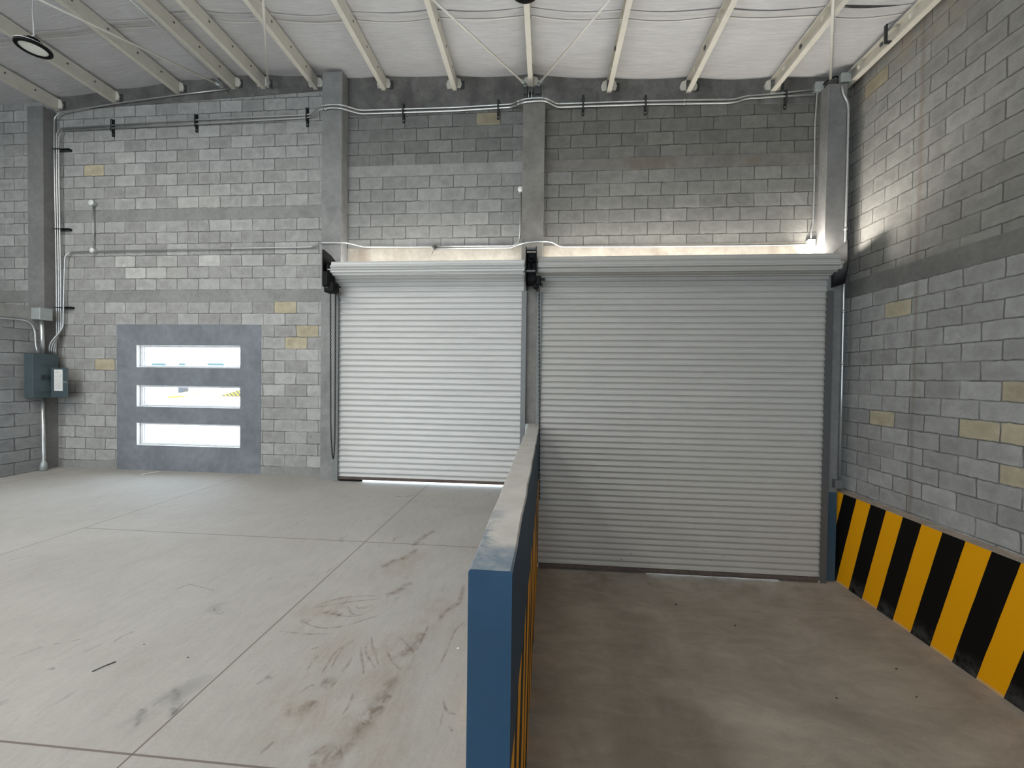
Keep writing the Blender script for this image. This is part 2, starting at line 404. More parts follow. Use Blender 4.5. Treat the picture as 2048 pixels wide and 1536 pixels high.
def slat_mat(name, c, dots):
    n = NT(name); X = n.xyz()
    a = n.noise(2., 4, .6, vec=n.scale(n.pos, (.7,1,6.)))
    base = n.cramp(a, [(.3, tuple(x*.94 for x in c)), (.7, tuple(x*1.04 for x in c))])
    if dots:
        v = n.t.nodes.new('ShaderNodeTexVoronoi'); v.inputs['Scale'].default_value = 7.; n.inp(v.inputs['Vector'], n.scale(n.pos, (1,0,1.6)))
        k = n.m('MULTIPLY', n.ramp(v.outputs['Distance'], .07, .13, 1., 0.), n.m('MULTIPLY', n.ramp(X[2], -1.0, -.6, 1., 0.), n.m('GREATER_THAN', n.noise(3.1,1), .5)))
        base = n.mix(k, base, (.10,.085,.07))
        base = n.mix(n.ramp(X[2], -1.2, 1.6, .35, 0.), base, tuple(x*y for x, y in zip(c, (.72,.66,.60))))  # curtain turns darker and browner towards the bottom
    return n.done(base, .36, .0, .5)
M['slat'] = slat_mat('white_slat_paint', (.60,.592,.568), False)
M['slat_shaded_dirty'] = slat_mat('shaded_dirty_slat_paint', (.475,.458,.425), True)  # darker copy paints in the wide shutter's weaker light; dirt dots are real
n = NT('window_glass'); n.t.nodes.remove(n.b)
gl = n.t.nodes.new('ShaderNodeBsdfGlossy'); gl.inputs['Roughness'].default_value = .02
tr = n.t.nodes.new('ShaderNodeBsdfTransparent'); mx = n.t.nodes.new('ShaderNodeMixShader'); mx.inputs[0].default_value = .06
n.t.links.new(tr.outputs[0], mx.inputs[1]); n.t.links.new(gl.outputs[0], mx.inputs[2]); n.t.links.new(mx.outputs[0], n.out.inputs[0])
M['glass'] = n.mat
M['yard'] = concrete('sunlit_yard', (.62,.62,.60), .06, .4)
M['far_wall'] = plain('pale_far_wall', (.78,.78,.77), .8)
M['teal'] = plain('teal_paint', (.14,.21,.21), .7)
M['grey_post'] = plain('grey_paint', (.075,.08,.095), .7)
n = NT('yard_stripes'); X = n.xyz()
fr = n.m('FRACT', n.m('DIVIDE', n.m('ADD', X[0], n.m('MULTIPLY', X[2], .95)), .345))
M['yard_stripes'] = n.done(n.mix(n.m('GREATER_THAN', fr, .5), (.30,.23,.03), (.10,.095,.08)), .7)

# ------------------------------------------------------------------ setting
YW = D; TH = .2
FLOOR = obj('floor', MB().box((-16,-9,ZL-.2), (-.13,D+TH+.02,0)), M['floor'], label='pale raised concrete dock floor with saw-cut joints and brown swirls', cat='floor', kind='structure')
def smear_mat(name, c, amt):
    n = NT(name); tr = n.t.nodes.new('ShaderNodeBsdfTransparent'); mx = n.t.nodes.new('ShaderNodeMixShader')
    fa = n.t.nodes.new('ShaderNodeAttribute'); fa.attribute_name = 'fade'
    k = n.m('MULTIPLY', n.m('MULTIPLY', n.ramp(n.noise(16., 6, .72, .5), .34, .66), fa.outputs['Fac']), amt)
    n.inp(mx.inputs[0], k); n.t.links.new(tr.outputs[0], mx.inputs[1]); n.t.links.new(n.b.outputs[0], mx.inputs[2]); n.t.links.new(mx.outputs[0], n.out.inputs[0])
    return n.done(c, .9, spec=.1)
def smear(strokes, mat, name, label):
    mb = MB(); fade = []
    for si, (ox, oy, w, pts) in enumerate(strokes):
        P3 = [atZ(ox+x/4, oy+y/4, .0006+.0001*(si % 5)) for (x, y) in pts]
        # smooth by repeated corner cutting
        for _ in range(3):
            q = [P3[0]]
            for a, b in zip(P3, P3[1:]): q += [a*.75+b*.25, a*.25+b*.75]
            P3 = q+[P3[-1]]
        n_ = len(P3); b0 = len(mb.v)
        for i, p in enumerate(P3):
            t = (P3[min(i+1,n_-1)]-P3[max(i-1,0)]); t.z = 0; t = t.normalized() if t.length > 1e-6 else Vector((1,0,0))
            f = i/(n_-1); ww = w*(.55+.45*math.sin(math.pi*f))*1.9
            nn_ = Vector((-t.y, t.x, 0))*ww/2; mb.v += [p-nn_, p, p+nn_]
            e = min(1., f/.18, (1-f)/.18); fade += [0., e, 0.]
        for i in range(n_-1):
            for k in (0, 1): mb.f.append([b0+3*i+k, b0+3*i+k+1, b0+3*i+4+k, b0+3*i+3+k]); mb.m.append(0); mb.sm.append(False)
    o = obj(name, mb, mat, FLOOR, label=label)
    at_ = o.data.attributes.new('fade', 'FLOAT', 'POINT'); at_.data.foreach_set('value', fade); o['kind'] = 'stuff'
    return o
BO = (512, 1152)
strokes = [(*BO,.012,p) for p in ([(440,260),(560,205),(700,172),(830,160),(960,158)],[(480,255),(620,225),(760,205),(900,190),(1010,185)],
 [(370,355),(430,395),(540,420),(650,412),(780,380),(880,345),(1000,310)],[(500,290),(560,290),(640,310),(720,325),(800,320),(880,300),(960,250)],
 [(730,240),(750,270),(760,300),(800,310)],[(800,235),(820,265),(840,250),(870,260),(900,240),(940,235)],[(190,440),(300,455),(420,465),(560,462),(620,455)],
 [(800,505),(700,570),(650,640),(600,740)],[(740,540),(650,590),(600,660),(520,790)],[(840,560),(840,640),(860,720),(860,790)],[(880,560),(880,630),(930,690),(950,740)],
 [(920,480),(930,560),(960,640),(980,720)],[(770,640),(740,710),(680,770)],[(500,630),(450,690),(405,755)],[(1040,540),(1060,640),(1110,710),(1160,750)],
 [(1150,490),(1230,570),(1270,620),(1240,700)],[(1670,370),(1600,420),(1560,510),(1520,620),(1430,780)],[(780,930),(750,1030),(690,1110)],[(1380,400),(1330,500),(1290,600)],
 [(30,1430),(90,1370),(150,1320)],[(560,1350),(500,1400),(420,1450)],[(350,940),(420,880),(480,870)])]
strokes += [(*BO,w,p) for (w,p) in ((.035,[(1460,370),(1500,290),(1580,240),(1640,205),(1660,60)]),(.04,[(360,350),(400,360),(440,345)]),(.05,[(240,1070),(330,1090),(440,1040),(470,990)]),
 (.03,[(1010,1010),(1050,980),(1070,950)]),(.05,[(1020,1040),(950,1080),(880,1150),(840,1180)]),(.07,[(1160,790),(1050,900),(960,1050),(860,1180),(760,1330),(640,1420)]),
 (.06,[(1030,160),(1150,110),(1250,50)]),(.05,[(560,280),(620,300),(700,310)]),(.06,[(520,850),(590,850),(640,860)]),(.06,[(1160,650),(1260,560),(1330,450)]),(.10,[(420,1500),(560,1460),(700,1400)]))]
strokes += [(512,768,.05,[(1250,1300),(1330,1230),(1430,1170)]),(512,768,.02,[(1100,1260),(1110,1230),(1190,1210)]),(512,768,.06,[(1010,1480),(1060,1430),(1200,1390),(1290,1320)])]
smear(strokes, smear_mat('dried_mud', (.27,.20,.15), .46), 'mud_smear', 'brown dried mud smears')
GO = (0, 1152)
strokes = [(*GO,w,p) for (w,p) in ((.035,[(1400,890),(1420,960),(1410,1040),(1370,1120)]),(.03,[(1130,1060),(1140,1120),(1080,1210)]),(.010,[(1210,1050),(1290,1000),(1360,950)]),(.012,[(880,560),(930,510),(1000,470),(1080,440)]),
 (.008,[(500,680),(650,620),(820,540)]),(.008,[(130,640),(250,600),(350,560)]),(.010,[(1710,250),(1720,290),(1770,310),(1790,280)]),(.010,[(1400,110),(1470,80),(1560,60)]),(.012,[(1350,1140),(1430,1060),(1500,980)]),
 (.008,[(420,550),(520,530),(650,505)]),(.02,[(380,745),(440,740)]),(.008,[(1490,60),(1620,90),(1720,120)]))]
strokes += [(512,768,.03,[(1110,900),(1180,905),(1260,890)]),(512,768,.008,[(300,1130),(380,1090),(470,1060)]),(512,1152,.02,[(80,800),(130,830)]),(512,1152,.014,[(440,585),(500,570)]),(512,1152,.01,[(0,870),(80,820)]),(512,1152,.01,[(1540,1190),(1575,1245)]),(512,1152,.012,[(1500,960),(1510,1080),(1600,1110)])]
smear(strokes, smear_mat('grey_scuff', (.20,.195,.185), .45), 'scuff_mark', 'grey rubber scuffs')
obj('floor_lower', MB().box((-.13,-9,ZL-.2), (XR+.25,D+TH+.02,ZL)), M['ramp_floor'], label='dusty brown sunken concrete floor in front of the wide shutter', cat='floor', kind='structure')

wb = empty('wall_back', (0,D,0), 'grey concrete block back wall around the shutters and window slots', 'wall', kind='structure')
ZT = 6.95
LWX0, LWX1, LWZ = -7.62, -4.893, 2.588
mb = MB().box((-9.07,D,LWZ),(-3.52,D+TH,ZT)).box((-9.07,D,-.02),(LWX0,D+TH,LWZ)).box((LWX1,D,-.02),(-3.349,D+TH,LWZ)).box((-3.52,D,LWZ),(-3.349,D+TH,3.875))
mb.box((-14,D,-.02),(-9.07,D+TH,ZT))
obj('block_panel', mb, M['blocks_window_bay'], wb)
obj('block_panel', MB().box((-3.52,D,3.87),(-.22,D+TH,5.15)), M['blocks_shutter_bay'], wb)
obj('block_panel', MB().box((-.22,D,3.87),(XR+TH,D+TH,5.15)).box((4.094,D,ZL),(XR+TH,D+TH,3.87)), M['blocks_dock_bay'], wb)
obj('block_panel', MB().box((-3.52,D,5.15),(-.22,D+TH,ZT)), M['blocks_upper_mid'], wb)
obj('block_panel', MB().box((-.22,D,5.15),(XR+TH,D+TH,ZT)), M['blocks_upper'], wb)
obj('door_pier', MB().box((-.407,D,ZL),(-.051,D+TH,3.872)), M['column'], wb)
E1 = .004
for (x0,x1,z0,z1,m) in [(-8.78,-3.706,4.408,4.612,'bond_beam'),(-8.78,-3.706,2.983,3.191,'bond_beam'),(-14,-9.12,2.99,3.19,'bond_beam'),
                        (-3.35,-.406,5.06,5.241,'bond_beam'),(-.052,4.095,5.06,5.241,'bond_beam_dark')]:
    obj('bond_beam', MB().box((x0,D-E1,z0),(x1,D+.05,z1)), M[m], wb)
for (x0,x1) in [(-3.35,-.406),(-.052,4.095)]:
    obj('lintel', MB().box((x0,D-.006,3.42),(x1,D+TH-.01,3.875)), M['lintel'], wb)
# rough cast band under the roof sheet
PB = [(115,221),(229,205.5),(356,187.5),(467.5,178),(527,177.5),(632,179),(768,180.5),(909.5,181),(1061.5,178),(1218,185.5),(1376.5,186),(1545,185)]
PEND = [atY(px, py, D-.01) for (px, py) in PB]
RPTS = [(-14.4,6.05)]+[(p.x,p.z) for p in PEND]+[(4.44,6.135),(5.,6.105)]
def zroof(x):   # underside of purlins
    for (xa,za),(xb,zb) in zip(RPTS, RPTS[1:]):
        if x <= xb: return za+(zb-za)*(x-xa)/(xb-xa)
    return RPTS[-1][1]
for (x0,x1,h) in [(-8.78,-3.706,.07),(-3.35,-.41,.36),(-.41,4.095,.24)]:
    obj('ring_beam', MB().prism([(x0,zroof(x0)-h+.06),(x1,zroof(x1)-h+.06),(x1,zroof(x1)+.35),(x0,zroof(x0)+.35)],1,D-.008,D+.05), M['ring'], wb)
# smooth mortar panel with three slots
WX0, WX1 = -7.235, -5.275
SL = [(1.828,2.224),(1.131,1.512),(.445,.842)]
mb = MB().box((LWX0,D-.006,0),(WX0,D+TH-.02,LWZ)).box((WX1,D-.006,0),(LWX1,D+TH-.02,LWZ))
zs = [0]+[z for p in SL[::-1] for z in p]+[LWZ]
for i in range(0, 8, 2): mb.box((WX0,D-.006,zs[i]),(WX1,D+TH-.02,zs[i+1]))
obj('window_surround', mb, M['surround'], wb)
obj('plinth', MB().box((LWX1+.002,D-.007,0),(-3.706,D+.02,.135)), M['bond_beam'], wb)
obj('plinth', MB().prism([(-8.78,0),(-8.78,.135),(-8.0,.135),(-7.7,.17),(LWX0-.002,.2),(LWX0-.002,0)],1,D-.007,D+.02), M['bond_beam'], wb)

for i, (z0,z1) in enumerate(SL):
    w = empty('window_%d' % (i+1), ((WX0+WX1)/2, D+.06, z0), ['top slot window with white frame in the grey mortar panel','middle slot window with striped ramp seen through it','bottom slot window with white frame closest to the floor'][i], 'window', 'slot windows in the mortar panel', 'structure')
    y0, y1, e, f = D+.062, D+.105, .003, .036
    mb = MB()
    mb.cbox((WX0+e,y0,z0+e),(WX1-e,y1,z0+f)).cbox((WX0+e,y0,z1-f),(WX1-e,y1,z1-e)).cbox((WX0+e,y0,z0+f),(WX0+.055,y1,z1-f)).cbox((WX1-.055,y0,z0+f),(WX1-e,y1,z1-f))
    mb.cbox((WX0+.055,y0+.02,z0+f),(WX0+.07,y1,z1-f),.002)
    obj('window_frame', mb, M['alu'], w)
    obj('pane', MB().box((WX0+.06,y0+.026,z0+f+.002),(WX1-.056,y0+.031,z1-f-.002)), M['glass'], w)
    rv = .008
    mb = MB().box((WX0,D-.004,z0),(WX0+.002,y0,z1)).box((WX1-.002,D-.004,z0),(WX1,y0,z1)).box((WX0,D-.004,z0),(WX1,y0,z0+.002)).box((WX0,D-.004,z1-.002),(WX1,y0,z1))
    obj('reveal', mb, M['white_cap'], w, label='pale plastered reveal')

wr = empty('wall_right', (XR,0,0), 'grey concrete block side wall on the right above the striped curb', 'wall', kind='structure')
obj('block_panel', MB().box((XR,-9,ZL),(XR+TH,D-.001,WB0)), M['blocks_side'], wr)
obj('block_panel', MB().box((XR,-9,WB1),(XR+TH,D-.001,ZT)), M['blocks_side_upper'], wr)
obj('bond_beam', MB().box((XR-.004,-9,WB0),(XR+TH,D-.001,WB1)), M['bond_beam_side'], wr)

XP = -8.775
wl = empty('wall_left', (XP,0,0), 'low block partition wall running to the left corner column', 'wall', kind='structure')
obj('block_panel', MB().box((XP-.15,-9,-.02),(XP,6.24,2.62)), M['blocks_partition'], wl)
obj('cap_beam', MB().box((XP-.155,-9,2.62),(XP+.006,6.24,2.835)), M['bond_beam'], wl)
obj('wall_far', MB().box((-14.2,-9,-.02),(-14,D+TH,ZT)), M['blocks_partition'], label='distant block wall of the neighbouring bay', cat='wall', kind='structure')
mb = MB().box((-14.2,-9.2,ZL),(-10.5,-9,ZT)).box((-10.5,-9.2,4.6),(3.6,-9,ZT)).box((3.6,-9.2,ZL),(XR+TH,-9,ZT))
obj('wall_rear', mb, M['blocks_partition'], label='block wall behind the viewer with a wide doorway', cat='wall', kind='structure')

# divider wall
kz = 1.0
L0, L1, R0, R1, yn, yf = -.2805, -.248, -.112, -.070, 1.478, D-.203
mb = MB()
nseg = 24; pts = []
for i in range(nseg+1):
    t = i/nseg; y = yn+(yf-yn)*t; w = .004*math.sin(i*1.7)+.003*math.sin(i*3.1)
    pts.append((L0+(L1-L0)*t+w*.5, R0+(R1-R0)*t+w*.6, y, kz+.003*math.sin(i*2.3)))
vs = []
for (xl,xr,y,z) in pts: vs += [(xl,y,ZL-.02),(xr,y,ZL-.02),(xr,y,z-.010),(xr-.008,y,z),(xl+.008,y,z),(xl,y,z-.010)]
for i in range(nseg):
    b = i*6
    for k, mi in ((1,0),(2,1),(3,1),(4,1),(5,0)): pass
mb.add(vs, [])
for i in range(nseg):
    for k, mi in ((1,0),(2,1),(3,1),(4,1),(5,0)):
        k2 = (k+1) % 6
        mb.f.append([i*6+k, i*6+k2, (i+1)*6+k2, (i+1)*6+k]); mb.m.append(mi); mb.sm.append(False)
for b, rev in ((0,False),(nseg*6,True)):
    mb.f.append([b+i for i in range(6)]); mb.m.append(0); mb.sm.append(False)
obj('wall_divider', mb, [M['divider_paint'], M['divider_cap']], loc=(-.19,yn,0), label='blue painted divider wall with bare concrete top and striped base beside the sunken floor', cat='wall', kind='structure')

# striped curb
mb = MB(); cx0 = 4.40
mb.add([(cx0,-9,ZL-.02),(cx0,6.4,ZL-.02),(cx0,6.4,.09),(cx0,-9,.09)], [(0,1,2,3)], 0)
mb.add([(cx0,-9,.09),(cx0,6.4,.09),(XR-.002,6.4,.095),(XR-.002,-9,.095)], [(0,1,2,3)], 1)
mb.add([(cx0,6.4,ZL-.02),(XR-.002,6.4,ZL-.02),(XR-.002,6.4,.095),(cx0,6.4,.09)], [(0,1,2,3)], 1)
mb.add([(cx0,-9,ZL-.02),(XR-.002,-9,ZL-.02),(XR-.002,-9,.095),(cx0,-9,.09)], [(0,1,2,3)], 1)
mb.add([(XR-.002,-9,ZL-.02),(XR-.002,6.4,ZL-.02),(XR-.002,6.4,.095),(XR-.002,-9,.095)], [(0,1,2,3)], 1)
obj('curb', mb, [M['stripes'], M['curb_top']], loc=(4.48,0,ZL), label='thick concrete curb with slanted yellow and black stripes along the right wall', cat='curb', kind='structure')

# ceiling blanket
PX = [-13.0,-11.8,-9.95]+[p.x for p in PEND]+[4.44]
def zblanket(x, y, ph):
    z = zroof(x)+.242
    for a, b in zip(PX, PX[1:]):
        if a <= x <= b and b-a > .7:
            t = (x-a)/(b-a); z -= .032*4*t*(1-t)*(1+.25*math.sin(y*2.1+a*3+ph))
    return z + .004*math.sin(y*9+x*3.1) + .003*math.sin(y*23+x*1.7)
def sheet(y0, y1, ny, dz, ph):
    mb = MB(); xs = [-14.1+i*.09 for i in range(int((XR+TH+14.1)/.09)+1)]; nx = len(xs); vs = []
    for j in range(ny+1):
        y = y0+(y1-y0)*j/ny
        for i, x in enumerate(xs):
            e = 0
            if j in (0, ny) and abs(y) < 6.2: e = .012*math.sin(x*1.9+ph)+.006*math.sin(x*5.3)
            vs.append((x, y+e, zblanket(x,y,ph)+dz))
    mb.add(vs, [[j*nx+i, j*nx+i+1, (j+1)*nx+i+1, (j+1)*nx+i] for j in range(ny) for i in range(nx-1)], 0, True)
    return mb
ce = empty('ceiling', (0,0,6.4), 'white woven insulation blanket sagging between the roof purlins', 'ceiling', kind='structure')
obj('insulation_sheet', sheet(5.25, D+TH+.05, 16, 0, 0.), M['foil'], ce)
obj('insulation_sheet', sheet(-9.1, 5.32, 60, -.016, 1.3), M['foil'], ce)
obj('seam_tape', sheet(5.262, 5.285, 1, -.026, 1.3), M['foil'], ce)
obj('seam_tape', sheet(5.40, 5.412, 1, -.014, .4), M['rod'], ce)
mb = MB(); gx = [3.52+i*.05 for i in range(17)]
gv = []
for x in gx:
    w = .045*math.sin(math.pi*(x-3.52)/.8)+.001; gv += [(x,5.24-w*.2+.03*(x-3.5),zblanket(x,5.3,1.3)-.022),(x,5.24+w+.03*(x-3.5),zblanket(x,5.3,1.3)-.022)]
mb.add(gv, [[2*i,2*i+1,2*i+3,2*i+2] for i in range(16)])
obj('seam_opening', mb, M['gap_shade'], ce, label='dark strip painted as the shaded slit in the blanket seam')  # thin dark sheet under the blanket, its colour stands for the gap's shade
obj('roof_deck', MB().prism([(-14.3,zroof(-14.3)+.3),(-5.13,7.00),(XR+.3,zroof(XR+.3)+.34),(XR+.3,zroof(XR+.3)+.38),(-5.13,7.04),(-14.3,zroof(-14.3)+.42)],1,-9.2,D+TH+.1), M['purlin'], ce)

# ------------------------------------------------------------------ columns
def column(x0, x1, z0, z1, mats, label, foot=None):
    mb = MB(); y0, y1, c = D-.2, D-.0015, .006
    poly = [(x0,y1),(x0,y0+c),(x0+c,y0),(x1-c,y0),(x1,y0+c),(x1,y1)]
    nz = 14; vs = []
    for j in range(nz+1):
        z = z0+(z1-z0)*j/nz
        for k, (x,y) in enumerate(poly): vs.append((x+.0015*math.sin(j*2.1+k), y, z))
    fs = [[j*6+k, j*6+(k+1)%6, (j+1)*6+(k+1)%6, (j+1)*6+k] for j in range(nz) for k in range(6)]
    fs += [list(range(6)), [nz*6+k for k in range(6)]]
    mb.add(vs, fs)
    o = obj('concrete_column', mb, mats, loc=((x0+x1)/2, (y0+y1)/2, z0), label=label, cat='column', kind='thing')
    return o
column(-9.095,-8.79,.001,6.36,M['column_dark'],'grey concrete column in the left corner behind the electrical panel')
column(-3.70,-3.357,.001,6.68,M['column'],'grey concrete column between the slot windows and the narrower shutter')
column(-.40,-.058,kz+.006,6.07,M['column_mid'],'stained concrete column between the two roller shutters')
c3 = column(4.102,4.372,ZL+.001,6.12,M['column_dark'],'concrete column in the right corner beside the wide shutter with blue foot')
obj('foot_paint', MB().box((4.20,D-.2025,ZL+.002),(4.371,D-.2005,.088)), plain('dark_blue_paint',(.035,.07,.10),.6), c3, label='dark blue painted foot')

# ------------------------------------------------------------------ roller shutters
PITCH_S = .0922
PROF = [(0,.001),(-.003,.010),(-.008,.0125),(-.0125,.0105),(-.0140,-.001),(-.0165,-.0045),(-.019,-.001),(-.040,-.0125),(-.047,-.0135),(-.054,-.0125),(-.078,-.001)]
def curtain(x0, x1, yc, path, zbot):
    """interlocked slats following a path [(y,z)] that leaves the coil and ends in the vertical guides"""
    mb = MB(); path = [Vector((p[0],p[1])) for p in path]+[Vector((yc,zbot-.2))]
    seg = [(b-a).length for a, b in zip(path, path[1:])]
    def on(t):
        j = 0
        while j < len(seg)-1 and t > seg[j]: t -= seg[j]; j += 1
        d = (path[j+1]-path[j]).normalized(); return path[j]+d*t, Vector((d.y, -d.x))
    ring = []; t = 0.; tot = sum(seg)
    while t < tot:
        done = False
        for (dz, o) in PROF:
            p, nn_ = on(t-dz)
            if p.y < zbot: done = True; break
            ring.append((p.x+nn_.x*o, p.y+nn_.y*o))
        if done: break
        t += PITCH_S
    ring.append((yc, zbot)); n = len(ring)
    nxs = 5; vs = []
    for i in range(nxs+1):
        x = x0+(x1-x0)*i/nxs
        for k, (y, zz) in enumerate(ring): vs.append((x, y+.0008*math.sin(i*2.3+k*.11), zz))
    mb.add(vs, [[i*n+k, i*n+k+1, (i+1)*n+k+1, (i+1)*n+k] for i in range(nxs) for k in range(n-1)])
    zt = path[-2].y
    mb.add([(x0,yc+.016,zt),(x1,yc+.016,zt),(x1,yc+.016,zbot),(x0,yc+.016,zbot)], [(0,1,2,3)])
    return mb
def coil(x0, x1, yc, zc, r):
    mb = MB(); m = max(8, round(2*math.pi*r/PITCH_S)); prof = []
    for s in range(m):
        a0 = math.radians(100)-2*math.pi*s/m; da = 2*math.pi/m
        for (dz, o) in PROF:
            a = a0 - da*(-dz/PITCH_S)
            t = -dz/PITCH_S
            rr = r*math.cos(da/2)/math.cos((t-.5)*da) + o*.8 - .010*(s/m)
            prof.append((yc - rr*math.cos(a), zc + rr*math.sin(a)))
    mb.prism(prof, 0, x0, x1)
    mb.prism([(yc+ .03*math.cos(k*.7854), zc+.03*math.sin(k*.7854)) for k in range(8)], 0, x0-.03, x1+.03)
    return mb
def chain(pts, r=.0042, pitch=.030):
    """links as small alternating ovals along a path"""
    mb = MB(); pts = [Vector(p) for p in pts]; d = 0; i = 0; k = 0
    seg = [(b-a).length for a, b in zip(pts, pts[1:])]; tot = sum(seg)
    s = 0
    while s < tot:
        t = s; j = 0
        while j < len(seg)-1 and t > seg[j]: t -= seg[j]; j += 1
        p = pts[j].lerp(pts[j+1], min(1, t/seg[j])); dr = (pts[j+1]-pts[j]).normalized()
        w = Vector((1,0,0)) if abs(dr.x) < .8 else Vector((0,0,1))
        if k % 2: w = dr.cross(w)
        w = (w-dr*w.dot(dr)).normalized()
        loop = [p+dr*(pitch*.68)*math.cos(a)+w*.010*math.sin(a) for a in [2*math.pi*q/8 for q in range(9)]]
        mb.tube(loop, r, 5, caps=False)
        s += pitch; k += 1
    return mb
def wheel(c, r, w, axis=0, teeth=14):
    mb = MB(); poly = []
    o = [k for k in range(3) if k != axis]
    for k in range(teeth*2):
        a = math.pi*k/teeth; rr = r if k % 2 else r*.86; poly.append((c[o[0]]+rr*math.cos(a), c[o[1]]+rr*math.sin(a)))
    mb.prism(poly, axis, c[axis]-w/2, c[axis]+w/2)
    mb.lathe([(r*.35,-w*1.6),(r*.35,w*1.6),(0,w*1.6)], c, axis, 12)
    return mb
YC = 6.205
def plate(poly, x, t=.012): return MB().prism(poly, 0, x-t/2, x+t/2)

# --- narrower shutter
d1 = empty('door_1', (-1.86,YC,0), 'narrower white roller shutter on the raised floor, closed', 'roller shutter', 'roller shutters', 'structure')
obj('curtain', curtain(-3.385,-.345,YC,[(5.895,3.385),(5.925,3.315),(6.15,3.235),(YC,3.175)],.075), M['slat'], d1)
obj('coil', coil(-3.345,-.325,6.0,3.405,.115), M['slat'], d1)
mb = MB().cbox((-3.345,YC-.022,.038),(-.38,YC+.022,.078),.003).box((-3.345,YC-.035,.038),(-.38,YC-.022,.046))
obj('bottom_bar', mb, M['bar'], d1, label='brown steel bottom bar')
obj('gap_filler', MB().cbox((-3.345,YC-.012,.002),(-2.95,YC+.012,.04),.004), M['black'], d1)  # added strip, blocks daylight under the left end where dark debris lies
for (x0,x1,lip) in [(-3.425,-3.352,-3.352),(-.376,-.303,-.376)]:
    mb = MB().cbox((x0,YC-.042,.002),(x1,YC-.034,3.08),.002).cbox((x0,YC+.028,.002),(x1,YC+.036,3.08),.002)
    xs = x0 if lip == x1 else x1
    mb.cbox((xs-.004,YC-.042,.002),(xs+.004,YC+.036,3.08),.002)
    obj('guide', mb, M['guide'], d1)
obj('end_cap', MB().lathe([(0,-.02),(.11,-.02),(.11,.02),(0,.02)], (-3.385,6.0,3.405), 0, 24), M['black'], d1)
obj('end_bracket', plate([(6.243,3.60),(6.10,3.655),(5.89,3.685),(5.865,3.66),(5.87,3.29),(5.94,3.08),(6.243,3.08)], -3.452), M['black'], d1)
obj('end_bracket', plate([(6.243,3.62),(5.80,3.655),(5.80,3.16),(6.243,3.10)], -.300), M['black'], d1)
gh = obj('gear_housing', MB().cbox((-3.448,5.83,3.10),(-3.335,6.05,3.34),.02).cbox((-3.43,5.86,3.02),(-3.26,6.02,3.18),.015).cbox((-3.30,5.93,3.10),(-3.20,5.955,3.125),.004), M['black'], d1)
obj('chain_wheel', wheel((-3.375,5.92,3.10),.075,.03), M['hoist_grey'], gh)
pA, pB, pC = atY(661,580,5.95), atY(671.2,580,5.95), atY(666.5,917,5.95)
lp = [pA, atY(661.4,840,5.95), atY(663,885,5.95), atY(664.7,910,5.95), pC, atY(668.2,909,5.95), atY(669.4,885,5.95), atY(670.2,840,5.95), pB]
obj('hoist_chain', chain(lp), M['chain'], d1)

# --- wide shutter
d2 = empty('door_2', (2.02,YC,ZL), 'wide tall roller shutter reaching down to the sunken floor, closed', 'roller shutter', 'roller shutters', 'structure')
obj('curtain', curtain(-.09,4.13,YC,[(5.875,3.41),(5.905,3.34),(6.15,3.285),(YC,3.22)],ZL+.075), M['slat_shaded_dirty'], d2)
obj('coil', coil(-.125,4.085,5.99,3.425,.128), M['slat_shaded_dirty'], d2)
mb = MB().cbox((-.065,YC-.022,ZL+.016),(4.10,YC+.022,ZL+.075),.003).box((-.065,YC-.036,ZL+.016),(4.10,YC-.022,ZL+.024))
obj('bottom_bar', mb, M['bar'], d2, label='dark brown steel bottom bar')
obj('gap_filler', MB().cbox((-.06,YC-.012,ZL+.002),(1.6,YC+.012,ZL+.018),.004), M['black'], d2)  # added strip, so daylight shows under the bar only further right
obj('gap_filler', MB().cbox((3.55,YC-.012,ZL+.002),(4.10,YC+.012,ZL+.018),.004), M['black'], d2)  # added strip, ends the daylight sliver at the right
for (x0,x1,lip,m) in [(-.135,-.068,-.068,'guide'),(4.105,4.195,4.105,'guide_shaded')]:
    mb = MB().cbox((x0,YC-.042,ZL+.002),(x1,YC-.034,3.07),.002).cbox((x0,YC+.028,ZL+.002),(x1,YC+.036,3.07),.002)
    xs = x0 if lip == x1 else x1
    mb.cbox((xs-.004,YC-.042,ZL+.002),(xs+.004,YC+.036,3.07),.002)
    obj('guide', mb, M[m], d2)
obj('end_bracket', plate([(6.243,3.62),(5.80,3.655),(5.80,3.16),(6.243,3.10)], -.152), M['black'], d2)
q1, q2 = atX(1696,479,4.215), atX(1696,531,4.215)
obj('end_bracket', plate([(6.243,3.50),(6.243,3.63),(q1.y,q1.z),(q2.y,q2.z),(5.98,3.13),(6.243,3.13)], 4.215), M['black'], d2)
hz = empty('hoist_frame', (-.226,5.85,3.4)); hz.parent = d2; hz.location = Vector((-.226,5.85,3.4))-Vector((2.02,YC,ZL))
mb = MB().cbox((-.292,5.80,3.605),(-.160,5.86,3.64),.004).cbox((-.292,5.80,3.285),(-.160,5.86,3.315),.004)
obj('crossbar', mb, M['hoist_grey'], hz)
mb = MB().cbox((-.292,5.90,3.17),(-.160,6.2,3.60),.01).tube([(-.29,5.87,3.46),(-.16,5.87,3.46)], .018, 10)
for k in range(9): mb.tube([(-.225+.018*math.cos(a), 5.865+.018*math.sin(a), 3.33+k*.02+a*.003) for a in [q*.7854 for q in range(9)]], .005, 5, caps=False)
mb.cbox((-.25,5.83,3.50),(-.20,5.86,3.545),.004)
obj('spring_core', mb, M['black'], hz)
gh = obj('gear_housing', MB().cbox((-.155,5.82,3.10),(-.075,5.98,3.235),.015).cbox((-.10,5.83,3.165),(-.02,5.85,3.20),.004).cbox((-.19,5.85,3.06),(-.10,5.95,3.13),.01), M['black'], d2)
obj('chain_wheel', wheel((-.10,5.92,3.12),.08,.03), M['hoist_grey'], gh)
